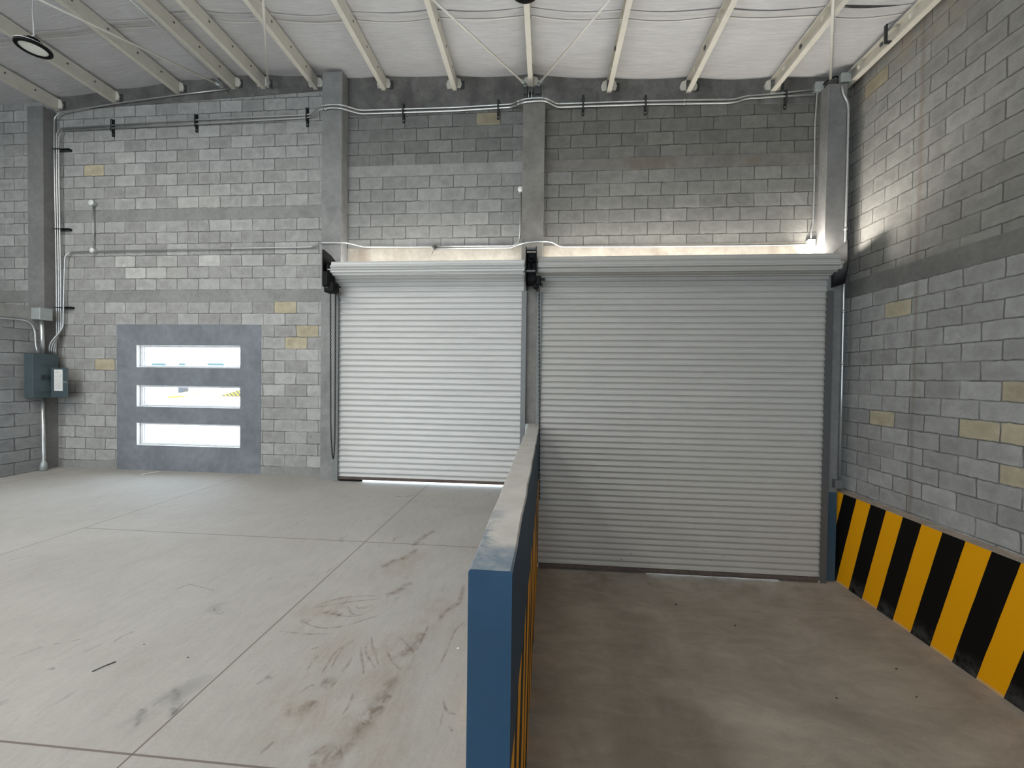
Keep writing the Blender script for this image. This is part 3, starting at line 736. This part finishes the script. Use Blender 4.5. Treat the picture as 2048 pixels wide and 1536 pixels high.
mb = chain([atY(1078.2,566,5.97), atY(1078.6,700,5.97), atY(1078.8,860,5.97), atY(1079,1000,5.97)])
obj('hoist_chain', mb, M['chain'], d2)

# ------------------------------------------------------------------ purlins
PLAB = ['cream roof purlin ending beside the top of the left corner column',
 'cream roof purlin behind the left hanging lamp, second from the left corner',
 'cream roof purlin crossed by a white rod, third from the left corner',
 'cream roof purlin with a grey conduit clipped along it near the ridge',
 'cream roof purlin crossed by the upright white rod above the window bay',
 'cream roof purlin ending just left of the column beside the narrower shutter',
 'cream roof purlin ending just right of the column beside the narrower shutter',
 'cream roof purlin above the middle of the narrower shutter',
 'cream roof purlin above the stained column between the shutters',
 'cream roof purlin above the wide shutter, nearest the stained column',
 'cream roof purlin above the middle of the wide shutter',
 'cream roof purlin above the wide shutter, nearest the right corner column',
 'cream roof purlin lying along the top of the right block wall']
def purlin(x, zb, label):
    h, w, l, t = .2, .036, .022, .004
    poly = [(x-w,zb+l),(x-w,zb),(x+w,zb),(x+w,zb+h),(x-w,zb+h),(x-w,zb+h-l),(x-w+t,zb+h-l),(x-w+t,zb+h-t),(x+w-t,zb+h-t),(x+w-t,zb+t),(x-w+t,zb+t),(x-w+t,zb+l)]
    o = empty('roof_purlin', (x,D-.01,zb), label, 'beam', 'roof purlins', 'thing')
    obj('channel', MB().prism(poly, 1, -8.9, D-.004), M['purlin'], o)
    for k, y in enumerate((6.1,5.72,5.3,4.86,4.4)):
        if x < 0: obj('bolt', MB().lathe([(0,-.008),(.014,-.008),(.014,.004),(0,.004)], (x+w+.002,y,zb+.12), 0, 8, smooth=False), M['hoist_grey'], o)
        else: obj('clip', MB().cbox((x-w-.006,y-.02,zb+.085),(x-w+.012,y+.02,zb+.13),.002), M['hoist_grey'] if k % 2 else M['purlin'], o)
    mb = MB()
    random.seed(int(abs(x)*100))
    for s in (-1, 1):
        if abs(x) > 4.4 and x > 0: continue
        a = .075+random.random()*.03
        poly = [(x+s*w*1.1, zb+.03),(x+s*(w+a*.8), zb+.02+random.random()*.02),(x+s*(w+a), zb+.09),(x+s*(w+a*.7), zb+.165),(x+s*w*1.1, zb+.19)]
        if x > -5.2 or s > 0: obj('grout_patch', MB().prism(poly, 1, D-.030, D-.012), M['patch'], o, label='pale torn grout beside the purlin end')
    mb = MB()
    mb.prism([(x+w+.06,zb+.0),(x+w+.13,zb+.02),(x+w+.125,zb+.15),(x+w+.05,zb+.15)], 1, D-.011, D-.0085)
    if x < 4.3: obj('wall_pocket', mb, M['gap_shade'], o, label='dark plate painted as the shaded pocket beside the purlin end')  # flat plate on the wall face, coloured as the hole's shade
for q, lab in zip(PEND+[Vector((4.44,D,6.135))], PLAB): purlin(q.x, q.z, lab)

# ------------------------------------------------------------------ bracing rods
def rod(name, pts, r, m, label, cat, group, loc=None):
    mb = MB().tube(pts, r, 8)
    return mb
def ext(a, b, k): return a + (b-a)*k
def brace(p0, y0, p1, z1, k, label, r=.0155, clev=True):
    a = atY(*p0, y0); b = atZ(*p1, z1); e = ext(a, b, k)
    o = empty('brace_rod', a, label, 'rod', 'roof bracing rods', 'thing')
    obj('rod', MB().tube([a, e], r, 8), M['rod'], o)
    if clev:
        d = (e-a).normalized(); mb = MB().tube([a-d*.02, a+d*.10], r*1.6, 8).cbox((a.x-.02,a.y-.006,a.z-.03),(a.x+.02,a.y+.02,a.z+.02),.004)
        obj('clevis', mb, M['galv_box'], o)
    return o
brace((443,172), D-.12, (80,0), 6.22, 1.5, 'thin white bracing rod running from near the ridge towards the left lamp')
brace((536,171), D-.11, (526,0), 6.34, 1.5, 'thin white bracing rod hanging straight above the slot windows')
brace((1050,168), D-.14, (867,0), 6.12, 1.5, 'thin white bracing rod fanning over the narrower shutter from the stained column')
brace((1078,167), D-.13, (1218,0), 6.10, 1.5, 'thin white bracing rod fanning over the wide shutter from the stained column')
brace((1661,160), D-.16, (1667,0), 5.95, 1.5, 'thin white bracing rod above the right corner column', .018, False)
# steel seat under the central purlin
st = empty('purlin_seat', (-.295,D-.03,6.08), 'small grey steel bracket on top of the stained column', 'bracket', kind='thing')
q = atY(1061.5,178,D-.01)
mb = MB().cbox((q.x-.115,D-.075,q.z-.115),(q.x-.055,D-.065,q.z+.0),.002).cbox((q.x+.06,D-.075,q.z-.125),(q.x+.16,D-.065,q.z+.01),.002)
mb.cbox((q.x-.04,D-.07,q.z-.09),(q.x+.04,D-.012,q.z-.004),.004).cbox((q.x-.06,D-.09,q.z-.20),(q.x-.052,D-.012,q.z+.02),.001)
obj('angle_plate', mb, M['hoist_grey'], st)
mb = MB()
for (dx,yy,za,zb_) in ((-.03,.085,-.2,-.06),(.02,.085,-.2,-.06),(.19,.04,-.25,.02)): obj('anchor_bolt', MB().tube([(q.x+dx,D-yy,q.z+za),(q.x+dx,D-yy,q.z+zb_)], .006, 6), M['galv'], st)

# ------------------------------------------------------------------ conduits
def conduit(pts, label, r=.0128, m='galv', coup=(), group='steel conduits'):
    pts = [Vector(p) for p in pts]
    o = empty('conduit_pipe', pts[0], label, 'conduit', group, 'thing')
    path = fillet(pts, .07, 6)
    obj('pipe', MB().tube(path, r, 10), M[m], o)
    for t in coup:
        i = min(int(t), len(pts)-2); p = pts[i].lerp(pts[i+1], t-i); d = (pts[i+1]-pts[i]).normalized()
        obj('coupling', MB().tube([p-d*.022, p+d*.022], r*1.35, 10), M['galv'], o)
    return o
W = D-.035     # conduit line off the wall
CF = D-.2-.028 # conduit line off a column face
def P2(L, y): return [atY(x, yy, y) for (x, yy) in L]
# twin run across the top
up = P2([(124,257),(392,240),(612,229.8),(624,228)], W)+[atY(640,212,CF)]+P2([(662,209.5),(684,210)], CF)+[atY(722,221,W)]+P2([(912,215),(1022,208.5)], W)+[atY(1046,198.8,CF)]+P2([(1068,196.2),(1091,196)], CF)+[atY(1114,208,W)]+P2([(1291,202),(1449,199.5),(1470,199),(1492,192.5),(1560,187),(1631,179)], W)
conduit(up, 'upper pipe of the twin conduits crossing the whole back wall under the roof', coup=(4.5,9.6,14.5))
lo = P2([(129,261.2),(392,248),(610,235.8),(622,234.3)], W)+[atY(638,219.5,CF)]+P2([(662,215.5),(684,217)], CF)+[atY(722,228,W)]+P2([(912,221.5),(1022,214.5)], W)+[atY(1046,204.8,CF)]+P2([(1068,202.3),(1090,201.5)], CF)+[atY(1114,214.5,W)]+P2([(1291,208.7),(1449,206.2),(1472,204.5),(1492,197.5),(1560,193),(1630,189.3)], W)
conduit(lo, 'lower pipe of the twin conduits crossing the whole back wall under the roof', coup=(4.5,9.6,14.5))
# left corner uprights
YB = 6.20
YPN = 6.15
WL = D-.07
e1, e2, e3, e4 = [atX(x, y, -8.70) for (x,y) in ((98.6,708),(103,708),(107.6,709),(111.5,709))]
lft = [atY(457,178,W), atY(356,190,W), atY(229,207.5,W), atY(119,225.5,WL), atY(108.5,236,WL), atY(108.5,300,WL), atY(112.8,560,WL), atY(113.5,668,WL), e4+Vector((0,0,.10)), e4]
conduit(lft, 'left corner conduit curving up along the sloping roof line from the panel', .0115)
conduit([atY(122,257.3,W), atY(113.4,266,WL), atY(113.5,350,WL), atY(117.5,570,WL), atY(117.8,664,WL), e3+Vector((0,0,.12)), e3], 'second upright conduit in the left corner dropping to the electrical panel', .0115)
conduit([atY(127,261.3,W), atY(117.6,272,WL), atY(118,350,WL), atY(121.5,570,WL), atY(122,660,WL), e2+Vector((0,0,.14)), e2], 'third upright conduit in the left corner dropping to the electrical panel', .0115)
# mid-height run
run = [e1, e1+Vector((0,0,.17)), atY(126.2,655,WL), atY(127,620,WL), atY(129,540,WL), atY(130,512,WL), atY(141,504.3,W), atY(187,502.8,W), atY(400,498.3,W), atY(618,494.5,W), atY(628,492.5,W), atY(641,486.3,CF), atY(664,485.7,CF), atY(698,486,CF), atY(729,494.3,W), atY(866,493.6,W)]
conduit(run, 'grey conduit crossing at mid height from the left corner to above the narrower shutter', coup=(8.3,))
conduit([atY(870,497.3,W), atY(1022,495.6,W), atY(1040,487.6,CF), atY(1068,483.5,CF), atY(1100,482.5,CF), atY(1121,493.7,W), atY(1290,493.2,W), atY(1560,490.5,W), atY(1617,489,W)], 'bright conduit running along the lintel above the wide shutter', coup=(5.5,))
conduit([atY(870,492.6,W), atY(1027,491.8,W), atY(1037.5,484,W), atY(1040,468,W), atY(1041.3,386,W)], 'short bright conduit rising to the round white box beside the stained column')
conduit([atY(187,499,W), atY(186.3,412,W)], 'short upright conduit between two round boxes left of the slot windows', .010)
conduit([atY(1634.6,182,W), atY(1632.5,210,W), atY(1629.8,250,W), atY(1628.3,384,W), atY(1626,450,W), atY(1622,463,W), atY(1622,479,W)], 'grey conduit dropping down the right end of the back wall between two square boxes')
# right corner upright on the strip of wall beside the column
conduit([atY(x,y,6.222) for (x,y) in ((1683.5,172),(1686.2,188),(1696,206),(1697,230),(1693,390),(1688,560),(1683.5,768),(1678.6,957))], 'grey upright conduit in the right corner ending above the striped curb', .016, coup=(4.4,5.3,5.8))
# along the ridge-side purlin
q = atY(457,184,D-.05); xk = atZ(264,0,6.58).x
conduit([q, Vector((xk,6.1,6.56)), Vector((xk,-2,6.56))], 'grey conduit clipped along a roof purlin near the ridge', .012, coup=(1.2,))
conduit([atX(1692,154,4.372), Vector((4.378,6.0,6.30)), Vector((4.378,5.6,6.30)), Vector((4.378,-2,6.30))], 'bright thin conduit running along the purlin at the top of the right wall', .008)
conduit([atY(1642,174,D-.05), Vector((4.12,6.30,6.21)), Vector((4.25,6.30,6.28)), atY(1683,160,6.30)], 'short black cable sleeve between the two square boxes in the right corner', .009, 'black')
# partition wall pipes
XS = XP+.035
conduit([Vector((XS,-2,2.60)), atX(0,636,XS), atX(45,640,XS), atX(62,646,XS), atX(69.5,660,XS), atX(71.5,690,-8.70), atX(76,708,-8.68)], 'grey conduit along the low partition wall bending down into the electrical panel')
conduit([atX(83,640,-8.68), atX(86,709,-8.68)], 'thick short pipe joining the square box to the top of the electrical panel', .028)
o = conduit([atX(85,795,-8.68), atX(87.7,918,-8.68), atX(87.5,925,-8.68)], 'pale pipe dropping from the electrical panel to the floor', .026)
b0 = atX(87.5,926,-8.68)
obj('floor_collar', MB().lathe([(.0,0.002),(.05,.002),(.045,.12),(.032,.15),(.03,.17),(0,.17)], (b0.x,b0.y,0.0), 2, 16), M['galv_box'], o)
# brackets
def strut(px, ya, yb, label, kind='v'):
    if kind == 'v':
        a, b = atY(px, ya, D-.022), atY(px, yb, D-.022); x = (a.x+b.x)/2
        mb = MB().cbox((x-.018,D-.022,b.z),(x-.011,D+.002,a.z),.001).cbox((x+.011,D-.022,b.z),(x+.018,D+.002,a.z),.001).cbox((x-.018,D-.004,b.z),(x+.018,D+.002,a.z),.001)
        c = a
        o = empty('strut_bracket', (x,D-.01,b.z), label, 'bracket', 'strut brackets', 'thing')
        obj('channel', mb, M['strut'], o)
        for f in (.12,.97): obj('bolt', MB().lathe([(0,-.012),(.008,-.012),(.008,0),(0,0)], (x,D-.004,b.z+(a.z-b.z)*f), 1, 8, smooth=False), M['galv'], o)
        za, zb_ = b.z+(a.z-b.z)*.26, b.z+(a.z-b.z)*.93
        cl = MB().cbox((x-.012,D-.056,za),(x+.012,D-.051,zb_),.002).cbox((x-.012,D-.056,za-.004),(x+.012,D-.020,za),.002).cbox((x-.012,D-.056,zb_),(x+.012,D-.020,zb_+.004),.002)
        obj('clamp', cl, M['strut'], o)
    else:
        a, b = atY(px, ya, D-.05), atY(yb, ya, D-.05); z = a.z; a.x = max(a.x, -8.785)
        mb = MB().cbox((a.x,D-.056,z-.020),(b.x,D+.002,z-.012),.001).cbox((a.x,D-.056,z+.012),(b.x,D+.002,z+.020),.001).cbox((a.x,D-.004,z-.02),(b.x,D+.002,z+.02),.001)
        o = empty('strut_bracket', (a.x,D-.01,z), label, 'bracket', 'strut brackets', 'thing')
        obj('channel', mb, M['strut'], o)
        obj('clamp', MB().cbox((a.x+.01,D-.089,z-.008),(a.x+.15,D-.084,z+.008),.002).cbox((a.x+.15,D-.089,z-.008),(a.x+.155,D-.05,z+.008),.002), M['strut'], o)
strut(225.5,238,273,'black strut behind the twin conduits, closest to the left corner')
strut(392.5,228,264,'black strut behind the twin conduits above the slot windows')
strut(614.5,215,253,'black strut behind the twin conduits just left of the shutter-side column')
strut(807,207,245,'black strut behind the twin conduits just right of the shutter-side column')
strut(996.5,199,238,'black strut behind the twin conduits just left of the stained column')
strut(1166,190,231,'black strut behind the twin conduits, first one right of the stained column')
strut(1291,190,229,'black strut behind the twin conduits, second one right of the stained column')
strut(1571,179,218,'black strut behind the twin conduits close to the right corner box')
strut(107,300,138,'short level strut holding the corner conduits, highest of the three','h')
strut(109,459,138,'short level strut holding the corner conduits beside the round boxes','h')
strut(111,615.5,143,'short level strut holding the corner conduits just above the panel','h')
# black strut on the right-wall purlin
q = atX(1776,90,4.375); q.z = max(q.z, 6.15)
sb = obj('strut_bracket', MB().cbox((4.335,q.y-.02,q.z-.01),(4.355,q.y+.02,q.z+.36),.003).cbox((4.355,q.y-.02,q.z-.01),(4.409,q.y+.02,q.z+.01),.003), M['strut'], loc=(4.37,q.y,q.z), label='black hanging strut on the purlin along the right wall', cat='bracket', group='strut brackets', kind='thing')

# boxes
def sqbox(c, s, label, m='galv_box', lid='-y'):
    o = empty('junction_box', (c.x,c.y,c.z-s[2]/2), label, 'junction box', 'junction boxes', 'thing')
    lo_ = [c[i]-s[i]/2 for i in range(3)]; hi_ = [c[i]+s[i]/2 for i in range(3)]
    obj('box_body', MB().cbox(lo_, hi_, .005), M[m], o)
    mb = MB(); sc_ = []
    if lid == '-y':
        mb.cbox((lo_[0]-.004,lo_[1]-.006,lo_[2]-.004),(hi_[0]+.004,lo_[1],hi_[2]+.004),.002)
        for sx in (.2,.8): sc_.append(MB().lathe([(0,-.010),(.005,-.010),(.005,-.005),(0,-.005)], (lo_[0]+s[0]*sx,lo_[1],c.z), 1, 8, smooth=False))
    else:
        mb.cbox((hi_[0],lo_[1]-.004,lo_[2]-.004),(hi_[0]+.006,hi_[1]+.004,hi_[2]+.004),.002)
        for sz in (.15,.85): sc_.append(MB().lathe([(0,.005),(.005,.005),(.005,.010),(0,.010)], (hi_[0],c.y,lo_[2]+s[2]*sz), 0, 8, smooth=False))
    ld = obj('lid', mb, M[m], o)
    for q_ in sc_: obj('screw', q_, M['galv'], ld)
    return o
q = atY(1637,173.5,D-.055); sqbox(Vector((q.x,D-.04,q.z)), (.115,.075,.115), 'grey square box where the twin conduits end near the right corner')
q = atY(1623.3,487,D-.06); sqbox(Vector((q.x-.006,D-.036,q.z)), (.10,.06,.115), 'pale square box at the right end of the lintel conduit', 'box_pale')
q = atY(1689,157.5,6.26); sqbox(Vector((q.x,6.26,q.z)), (.125,.06,.125), 'grey square box tucked under the purlin in the right corner')
q = atY(1675.3,968,6.2); sqbox(Vector((q.x,6.213,q.z)), (.10,.07,.12), 'small dark grey socket box at the foot of the right corner conduit', 'socket_grey')
q = atX(90,628.5,-8.62); sqbox(Vector((XP+.09,q.y,q.z)), (.17,.17,.20), 'grey square box on the left corner column above the electrical panel', 'galv_box', '+x')
def rbox(p, r, label):
    q = atY(*p, D-.04); o = empty('round_box', (q.x,D-.03,q.z), label, 'junction box', 'round boxes', 'thing')
    obj('box_body', MB().lathe([(0,.03),(r*.95,.03),(r,.026),(r,-.03),(r*.9,-.034),(0,-.034)], (q.x,D-.03,q.z), 1, 20), M['galv_box'], o)
    obj('lid', MB().lathe([(r*1.03,-.034),(r*1.03,-.042),(r*.85,-.048),(0,-.05)], (q.x,D-.03,q.z), 1, 20), M['white_cap'], o, label='white round lid')
rbox((185.5,406.5), .048, 'round white box at the top of the short conduit left of the slot windows')
rbox((187,501.5), .042, 'round box on the mid-height conduit left of the slot windows')
rbox((1041,379.5), .042, 'round white box beside the stained column above the narrower shutter')
q = atY(869.5,494.5,D-.04)
obj('conduit_fitting', MB().cbox((q.x-.02,D-.062,q.z-.035),(q.x+.02,D-.005,q.z+.035),.006).tube([(q.x,D-.05,q.z-.03),(q.x-.03,D-.06,q.z-.09),(q.x-.05,D-.05,q.z-.13)],.004,6), M['strut'], loc=(q.x,D-.03,q.z-.03), label='small black fitting with loose wire joining conduits over the narrower shutter', cat='fitting', kind='thing')

# ------------------------------------------------------------------ electrical panel
XF = -8.60
a, b = atX(66,708.5,XF), atX(116.4,795,XF)
y0, y1, z0, z1 = a.y, b.y, (b.z+atX(66,795,XF).z)/2, (a.z+atX(116.4,708.5,XF).z)/2
pn = empty('electrical_panel', (XF-.08,(y0+y1)/2,z0), 'grey-green electrical panel with an open door and paper sheet in the left corner', 'electrical panel', kind='thing')
obj('enclosure', MB().cbox((XP+.004,y0,z0),(XF-.012,y1,z1),.006), M['panel'], pn)
obj('front_cover', MB().cbox((XF-.012,y0-.006,z0-.004),(XF,y1+.006,z1+.004),.003).cbox((XF,y0+.10,z0+.10),(XF+.006,y1-.06,z0+.115),.002).cbox((XF,y0+.10,z1-.20),(XF+.005,y1-.10,z1-.19),.002), M['panel'], pn)
zc = z0+(z1-z0)*.485
for k in range(2):
    ya_, yb_ = [(81.2,89.9),(91.4,99.2)][k]
    u_, v_ = atX(ya_,749.5,XF), atX(yb_,760.5,XF); yb = u_.y
    br = obj('breaker', MB().cbox((XF,u_.y,v_.z),(XF+.010,v_.y,u_.z),.003), M['panel_dark'], pn)
    obj('toggle', MB().cbox((XF+.010,yb+.018,(u_.z+v_.z)/2-.010),(XF+.020,yb+.034,(u_.z+v_.z)/2+.010),.003), M['black'], br)
# open door leaf, hinged on the far edge and swung towards the room
hA = Vector((XF+.012, y1+.002, z0+.06)); 
dA, dB = atY(105,735,6.21), atY(137,795,6.21)
dz0, dz1 = dB.z, dA.z
xl, xr = dA.x+.10, dB.x
yd = 6.21
dr = obj('panel_door', MB().cbox((XF+.006,yd-.012,dz0),(xr,yd,dz1),.004).cbox((XF+.006,yd-.03,dz0),(xr,yd-.012,dz0+.012),.002), M['panel'], pn)
pa, pb = atY(108.5,739,yd-.014), atY(125.5,782,yd-.014)
sh = obj('schedule_sheet', MB().box((pa.x,yd-.0165,pb.z),(pb.x,yd-.0125,pa.z)), M['paper'], dr, label='white printed breaker schedule')
mb = MB()
for k in range(14):
    zz = pa.z-.03-k*(pa.z-pb.z-.05)/14
    wdt = (pb.x-pa.x)*(.55 if k < 2 else .8)
    mb.box((pa.x+.012,yd-.0172,zz-.004),(pa.x+.012+wdt,yd-.0166,zz))
obj('print_lines', mb, M['ink'], sh)
obj('door_latch', MB().cbox((xr-.10,yd-.022,(dz0+dz1)/2),(xr-.012,yd-.012,(dz0+dz1)/2+.015),.003), M['galv_box'], dr)

# ------------------------------------------------------------------ lamps
def lamp(c, label, top):
    o = empty('pendant_lamp', c, label, 'ceiling lamp', 'round hanging lamps', 'thing')
    obj('rim', MB().lathe([(.126,.0),(.132,-.008),(.160,-.006),(.166,.004),(.166,.018),(.160,.024),(.126,.02),(.126,0)], c, 2, 48), M['black'], o)
    obj('rim_band', MB().lathe([(.160,.0245),(.1665,.025),(.1665,.032),(.150,.034),(.150,.0245)], c, 2, 48), M['galv'], o)
    obj('lens', MB().lathe([(0,.002),(.06,.002),(.1255,.006)], c, 2, 40), M['lens'], o)
    mb = MB().lathe([(.149,.034),(.13,.05),(.07,.075),(.06,.12),(.03,.125),(0,.125)], c, 2, 32)
    for k in range(16):
        a = k*math.pi/8; x, y = math.cos(a), math.sin(a)
        mb.tube([(c.x+x*.06,c.y+y*.06,c.z+.085),(c.x+x*.135,c.y+y*.135,c.z+.055)], .006, 4)
    obj('heat_sink', mb, M['black'], o)
    obj('hook', MB().tube([(c.x+.022*math.sin(a),c.y,c.z+.145-.022*math.cos(a)) for a in [k*.6 for k in range(10)]], .005, 6), M['galv'], o)
    pts = [Vector((c.x+.004*math.sin(k*1.3),c.y+.004*math.cos(k*1.1),c.z+.165+(top-c.z-.165)*k/8)) for k in range(9)]
    obj('cable', MB().tube(pts, .0085, 8), M['cable'], o)
    for k in range(0): pass
q = atZ(67,98,5.8); lamp(q, 'round black-rimmed lamp with pale lens hanging near the left corner', zroof(q.x)+.16)
q = atZ(1052,8,5.8); lamp(Vector((q.x,q.y-.166,5.8)), 'round black lamp cut by the photo edge above the stained column', zroof(q.x)-.002)

# ------------------------------------------------------------------ bits on the floors
a, b = atZ(282,949.5,.002), atZ(320,943.5,.002); d = (b-a).normalized(); nn = Vector((-d.y,d.x,0))*.018
mb = MB(); mb.add([a-nn,a.lerp(b,.5)-nn+Vector((0,0,.008)),b-nn,b+nn,a.lerp(b,.5)+nn+Vector((0,0,.010)),a+nn]+[p+Vector((0,0,.002)) for p in (a-nn,a.lerp(b,.5)-nn+Vector((0,0,.008)),b-nn,b+nn,a.lerp(b,.5)+nn+Vector((0,0,.010)),a+nn)],
    [(0,1,4,5),(1,2,3,4),(6,7,10,11),(7,8,9,10),(0,1,7,6),(1,2,8,7),(2,3,9,8),(3,4,10,9),(4,5,11,10),(5,0,6,11)])
obj('paper_strip', mb, M['paper'], loc=a, label='white paper strip lying on the floor below the slot windows', cat='paper', kind='thing')
a, b = atZ(184,1343,.004), atZ(232,1323,.004)
obj('wire_scrap', MB().tube([a, a.lerp(b,.5)+Vector((.002,.004,.002)), b], .0028, 6), M['strut'], loc=a, label='thin dark straight wire scrap lying on the raised floor', cat='wire', kind='thing')
def crumb(px, py, z, s, m, name, label, cat, group=None):
    c = atZ(px, py, z); mb = MB(); random.seed(px); nv = 7
    vs = [(c.x+s*(.7+.5*random.random())*math.cos(6.283*k/nv), c.y+s*(.7+.5*random.random())*math.sin(6.283*k/nv), z+.001) for k in range(nv)]
    vs += [(c.x+(v[0]-c.x)*.6, c.y+(v[1]-c.y)*.6, z+s*.55) for v in vs]
    mb.add(vs, [[k,(k+1)%nv,nv+(k+1)%nv,nv+k] for k in range(nv)]+[list(range(nv))[::-1],[nv+k for k in range(nv)]])
    obj(name, mb, M[m], loc=c, label=label, cat=cat, group=group, kind='thing')
crumb(916,1297,0,.009,'paper','paint_flake','small white flake on the raised floor close to the blue divider wall','flake')
for (px,py,z,s,lab) in [(288,1289,0,.005,'tiny dark crumb on the raised floor just past the wire scrap'),(376,1315,0,.006,'dark crumb on the raised floor left of the long saw cut'),
    (1352,1209,ZL,.014,'dark crumb on the sunken floor nearest the wide shutter'),(1470,1251,ZL,.013,'dark crumb on the sunken floor, second from the wide shutter'),
    (1673,1396,ZL,.011,'dark crumb in the middle of the sunken floor nearest the viewer'),(1793,1338,ZL,.013,'dark crumb on the sunken floor halfway along the striped curb'),
    (1833,1394,ZL,.010,'dark crumb on the sunken floor nearest the striped curb')]:
    crumb(px,py,z,s,'strut','floor_crumb',lab,'debris','dark crumbs on the floors')

# ------------------------------------------------------------------ outside
obj('ground_yard', MB().box((-60,D+TH+.02,-.3),(-.23,140,-.012)), M['yard'], label='sunlit pale yard outside the slot windows', cat='ground', kind='structure')
obj('ground_ramp', MB().box((-.23,D+TH+.02,ZL-.3),(40,140,ZL-.012)), M['yard'], label='sunlit pale ramp outside the wide shutter', cat='ground', kind='structure')
YR = D+22
pp = [atY(418,801.5,YR), atY(421,796.5,YR), atY(500,773.5,YR), atY(500,795.5,YR)]
mb = MB().prism([(p.x,p.z) for p in pp], 1, YR, YR+.3)
obj('ramp_wall', mb, M['yard_stripes'], loc=(pp[0].x,YR,pp[0].z), label='yellow and black striped ramp wall seen through the middle slot window', cat='wall', kind='structure')
p0, p1 = atY(355.5,787.5,D+26), atY(369.5,773,D+26)
obj('utility_box', MB().cbox((p0.x,D+26,p0.z),(p1.x,D+26.4,p1.z),.02).box(((p0.x+p1.x)/2-.05,D+26.1,-.01),((p0.x+p1.x)/2+.05,D+26.3,p0.z)), M['grey_post'], loc=(p0.x,D+26,0), label='grey utility box seen through the middle slot window', cat='utility box', kind='thing')
a, b = atZ(352,795,.0), atZ(392,783,.0)
nn = Vector((.14,.5,0))
mb = MB().add([a-nn,b-nn,b+nn,a+nn]+[v+Vector((0,0,.1)) for v in (a-nn,b-nn,b+nn,a+nn)], [(0,1,2,3),(4,5,6,7),(0,1,5,4),(1,2,6,5),(2,3,7,6),(3,0,4,7)])
obj('yellow_kerb', mb, plain('yellow_kerb_paint',(.50,.32,.04),.7), loc=a, label='yellow kerb in the yard seen through the middle slot window', cat='curb', kind='structure')
YBL = D+75
bl = empty('far_building', (-55,YBL,0), 'low pale building far across the yard with teal bands', 'building', kind='structure')
hB = atY(380,728.5,YBL).z
obj('facade', MB().box((-110,YBL,-.2),(-40,YBL+6,hB)), M['far_wall'], bl)
for (xa,xb) in [(305,331),(359,370),(417,448)]:
    A, B = atY(xa,730.5,YBL-.1), atY(xb,726.5,YBL-.1)
    obj('sign_band', MB().box((A.x,YBL-.3,A.z),(B.x,YBL-.02,B.z)), M['teal'], bl)

# ------------------------------------------------------------------ light
def area(name, loc, rot, sx, sy, power, color):
    l = bpy.data.lights.new(name, 'AREA'); l.shape = 'RECTANGLE'; l.size = sx; l.size_y = sy; l.energy = power; l.color = color
    o = bpy.data.objects.new(name, l); o.location = loc; o.rotation_euler = rot; link(o); return o
# daylight through the wide doorway behind the viewer, and roof-light sheets over the rear of the hall
area('daylight_rear_doorway', (-6.5,-8.8,2.2), (math.radians(90),0,0), 7., 4.4, 300, (1.,.985,.96))
area('daylight_roof_sheet', (-7.5,.8,6.25), (0,0,0), 1.2, 6., 205, (1.,.985,.955))
area('daylight_roof_sheet', (-4.2,.2,6.25), (0,0,0), 1.2, 6., 195, (1.,.985,.955))
area('daylight_roof_sheet', (-.9,-1.6,6.15), (0,0,0), 1.2, 6., 120, (1.,.975,.935))
# daylight coming up through the slot between shutter curtains and lintels
area('daylight_over_shutter', (2.02,6.16,3.575), (math.radians(180),0,0), 4.1, .42, 46, (1.,.94,.86))
area('daylight_over_shutter', (3.90,6.205,3.64), Vector((.75,.0,.66)).to_track_quat('-Z','Y').to_euler(), .22, .07, 15, (1.,.94,.86))
area('daylight_over_shutter', (-1.87,6.17,3.545), (math.radians(180),0,0), 2.9, .38, 21, (1.,.96,.91))
s = bpy.data.lights.new('sun', 'SUN'); s.energy = 26.; s.angle = .01; s.color = (1.,.96,.9)
so = bpy.data.objects.new('sun', s); so.rotation_euler = Vector((.6,-.15,-.78)).to_track_quat('-Z','Y').to_euler(); link(so)
w = bpy.data.worlds.new('sky'); SC.world = w; w.use_nodes = True
bg = w.node_tree.nodes['Background']; bg.inputs[0].default_value = (.68,.85,1.,1); bg.inputs[1].default_value = 5.
wt = w.node_tree; tc = wt.nodes.new('ShaderNodeTexCoord'); sx_ = wt.nodes.new('ShaderNodeSeparateXYZ'); mr = wt.nodes.new('ShaderNodeMapRange')
wt.links.new(tc.outputs['Generated'], sx_.inputs[0]); wt.links.new(sx_.outputs[1], mr.inputs[0])
mr.inputs[1].default_value = 0.; mr.inputs[2].default_value = .8; mr.inputs[3].default_value = 3.5; mr.inputs[4].default_value = 12.   # bright hazy sky over the yard
wt.links.new(mr.outputs[0], bg.inputs[1])

# ------------------------------------------------------------------ camera
cam = bpy.data.cameras.new('camera'); co = bpy.data.objects.new('camera', cam); link(co)
cam.sensor_fit = 'HORIZONTAL'; cam.sensor_width = 36.; cam.lens = 36.*F_PX/2048; cam.clip_start = .05; cam.clip_end = 500
R3 = Matrix((RGT, UPV, -FWD)).transposed()
co.matrix_world = Matrix.Translation(CAM) @ R3.to_4x4()
SC.camera = co
vs = SC.view_settings; vs.view_transform = 'Standard'; vs.look = 'None'; vs.exposure = 0.; vs.gamma = 1.; vs.use_curve_mapping = False
try:
    SC.cycles.use_denoising = True; SC.cycles.max_bounces = 8; SC.cycles.diffuse_bounces = 5; SC.cycles.adaptive_threshold = .02; SC.cycles.transparent_max_bounces = 12
    SC.cycles.sample_clamp_indirect = 6.
except Exception: pass
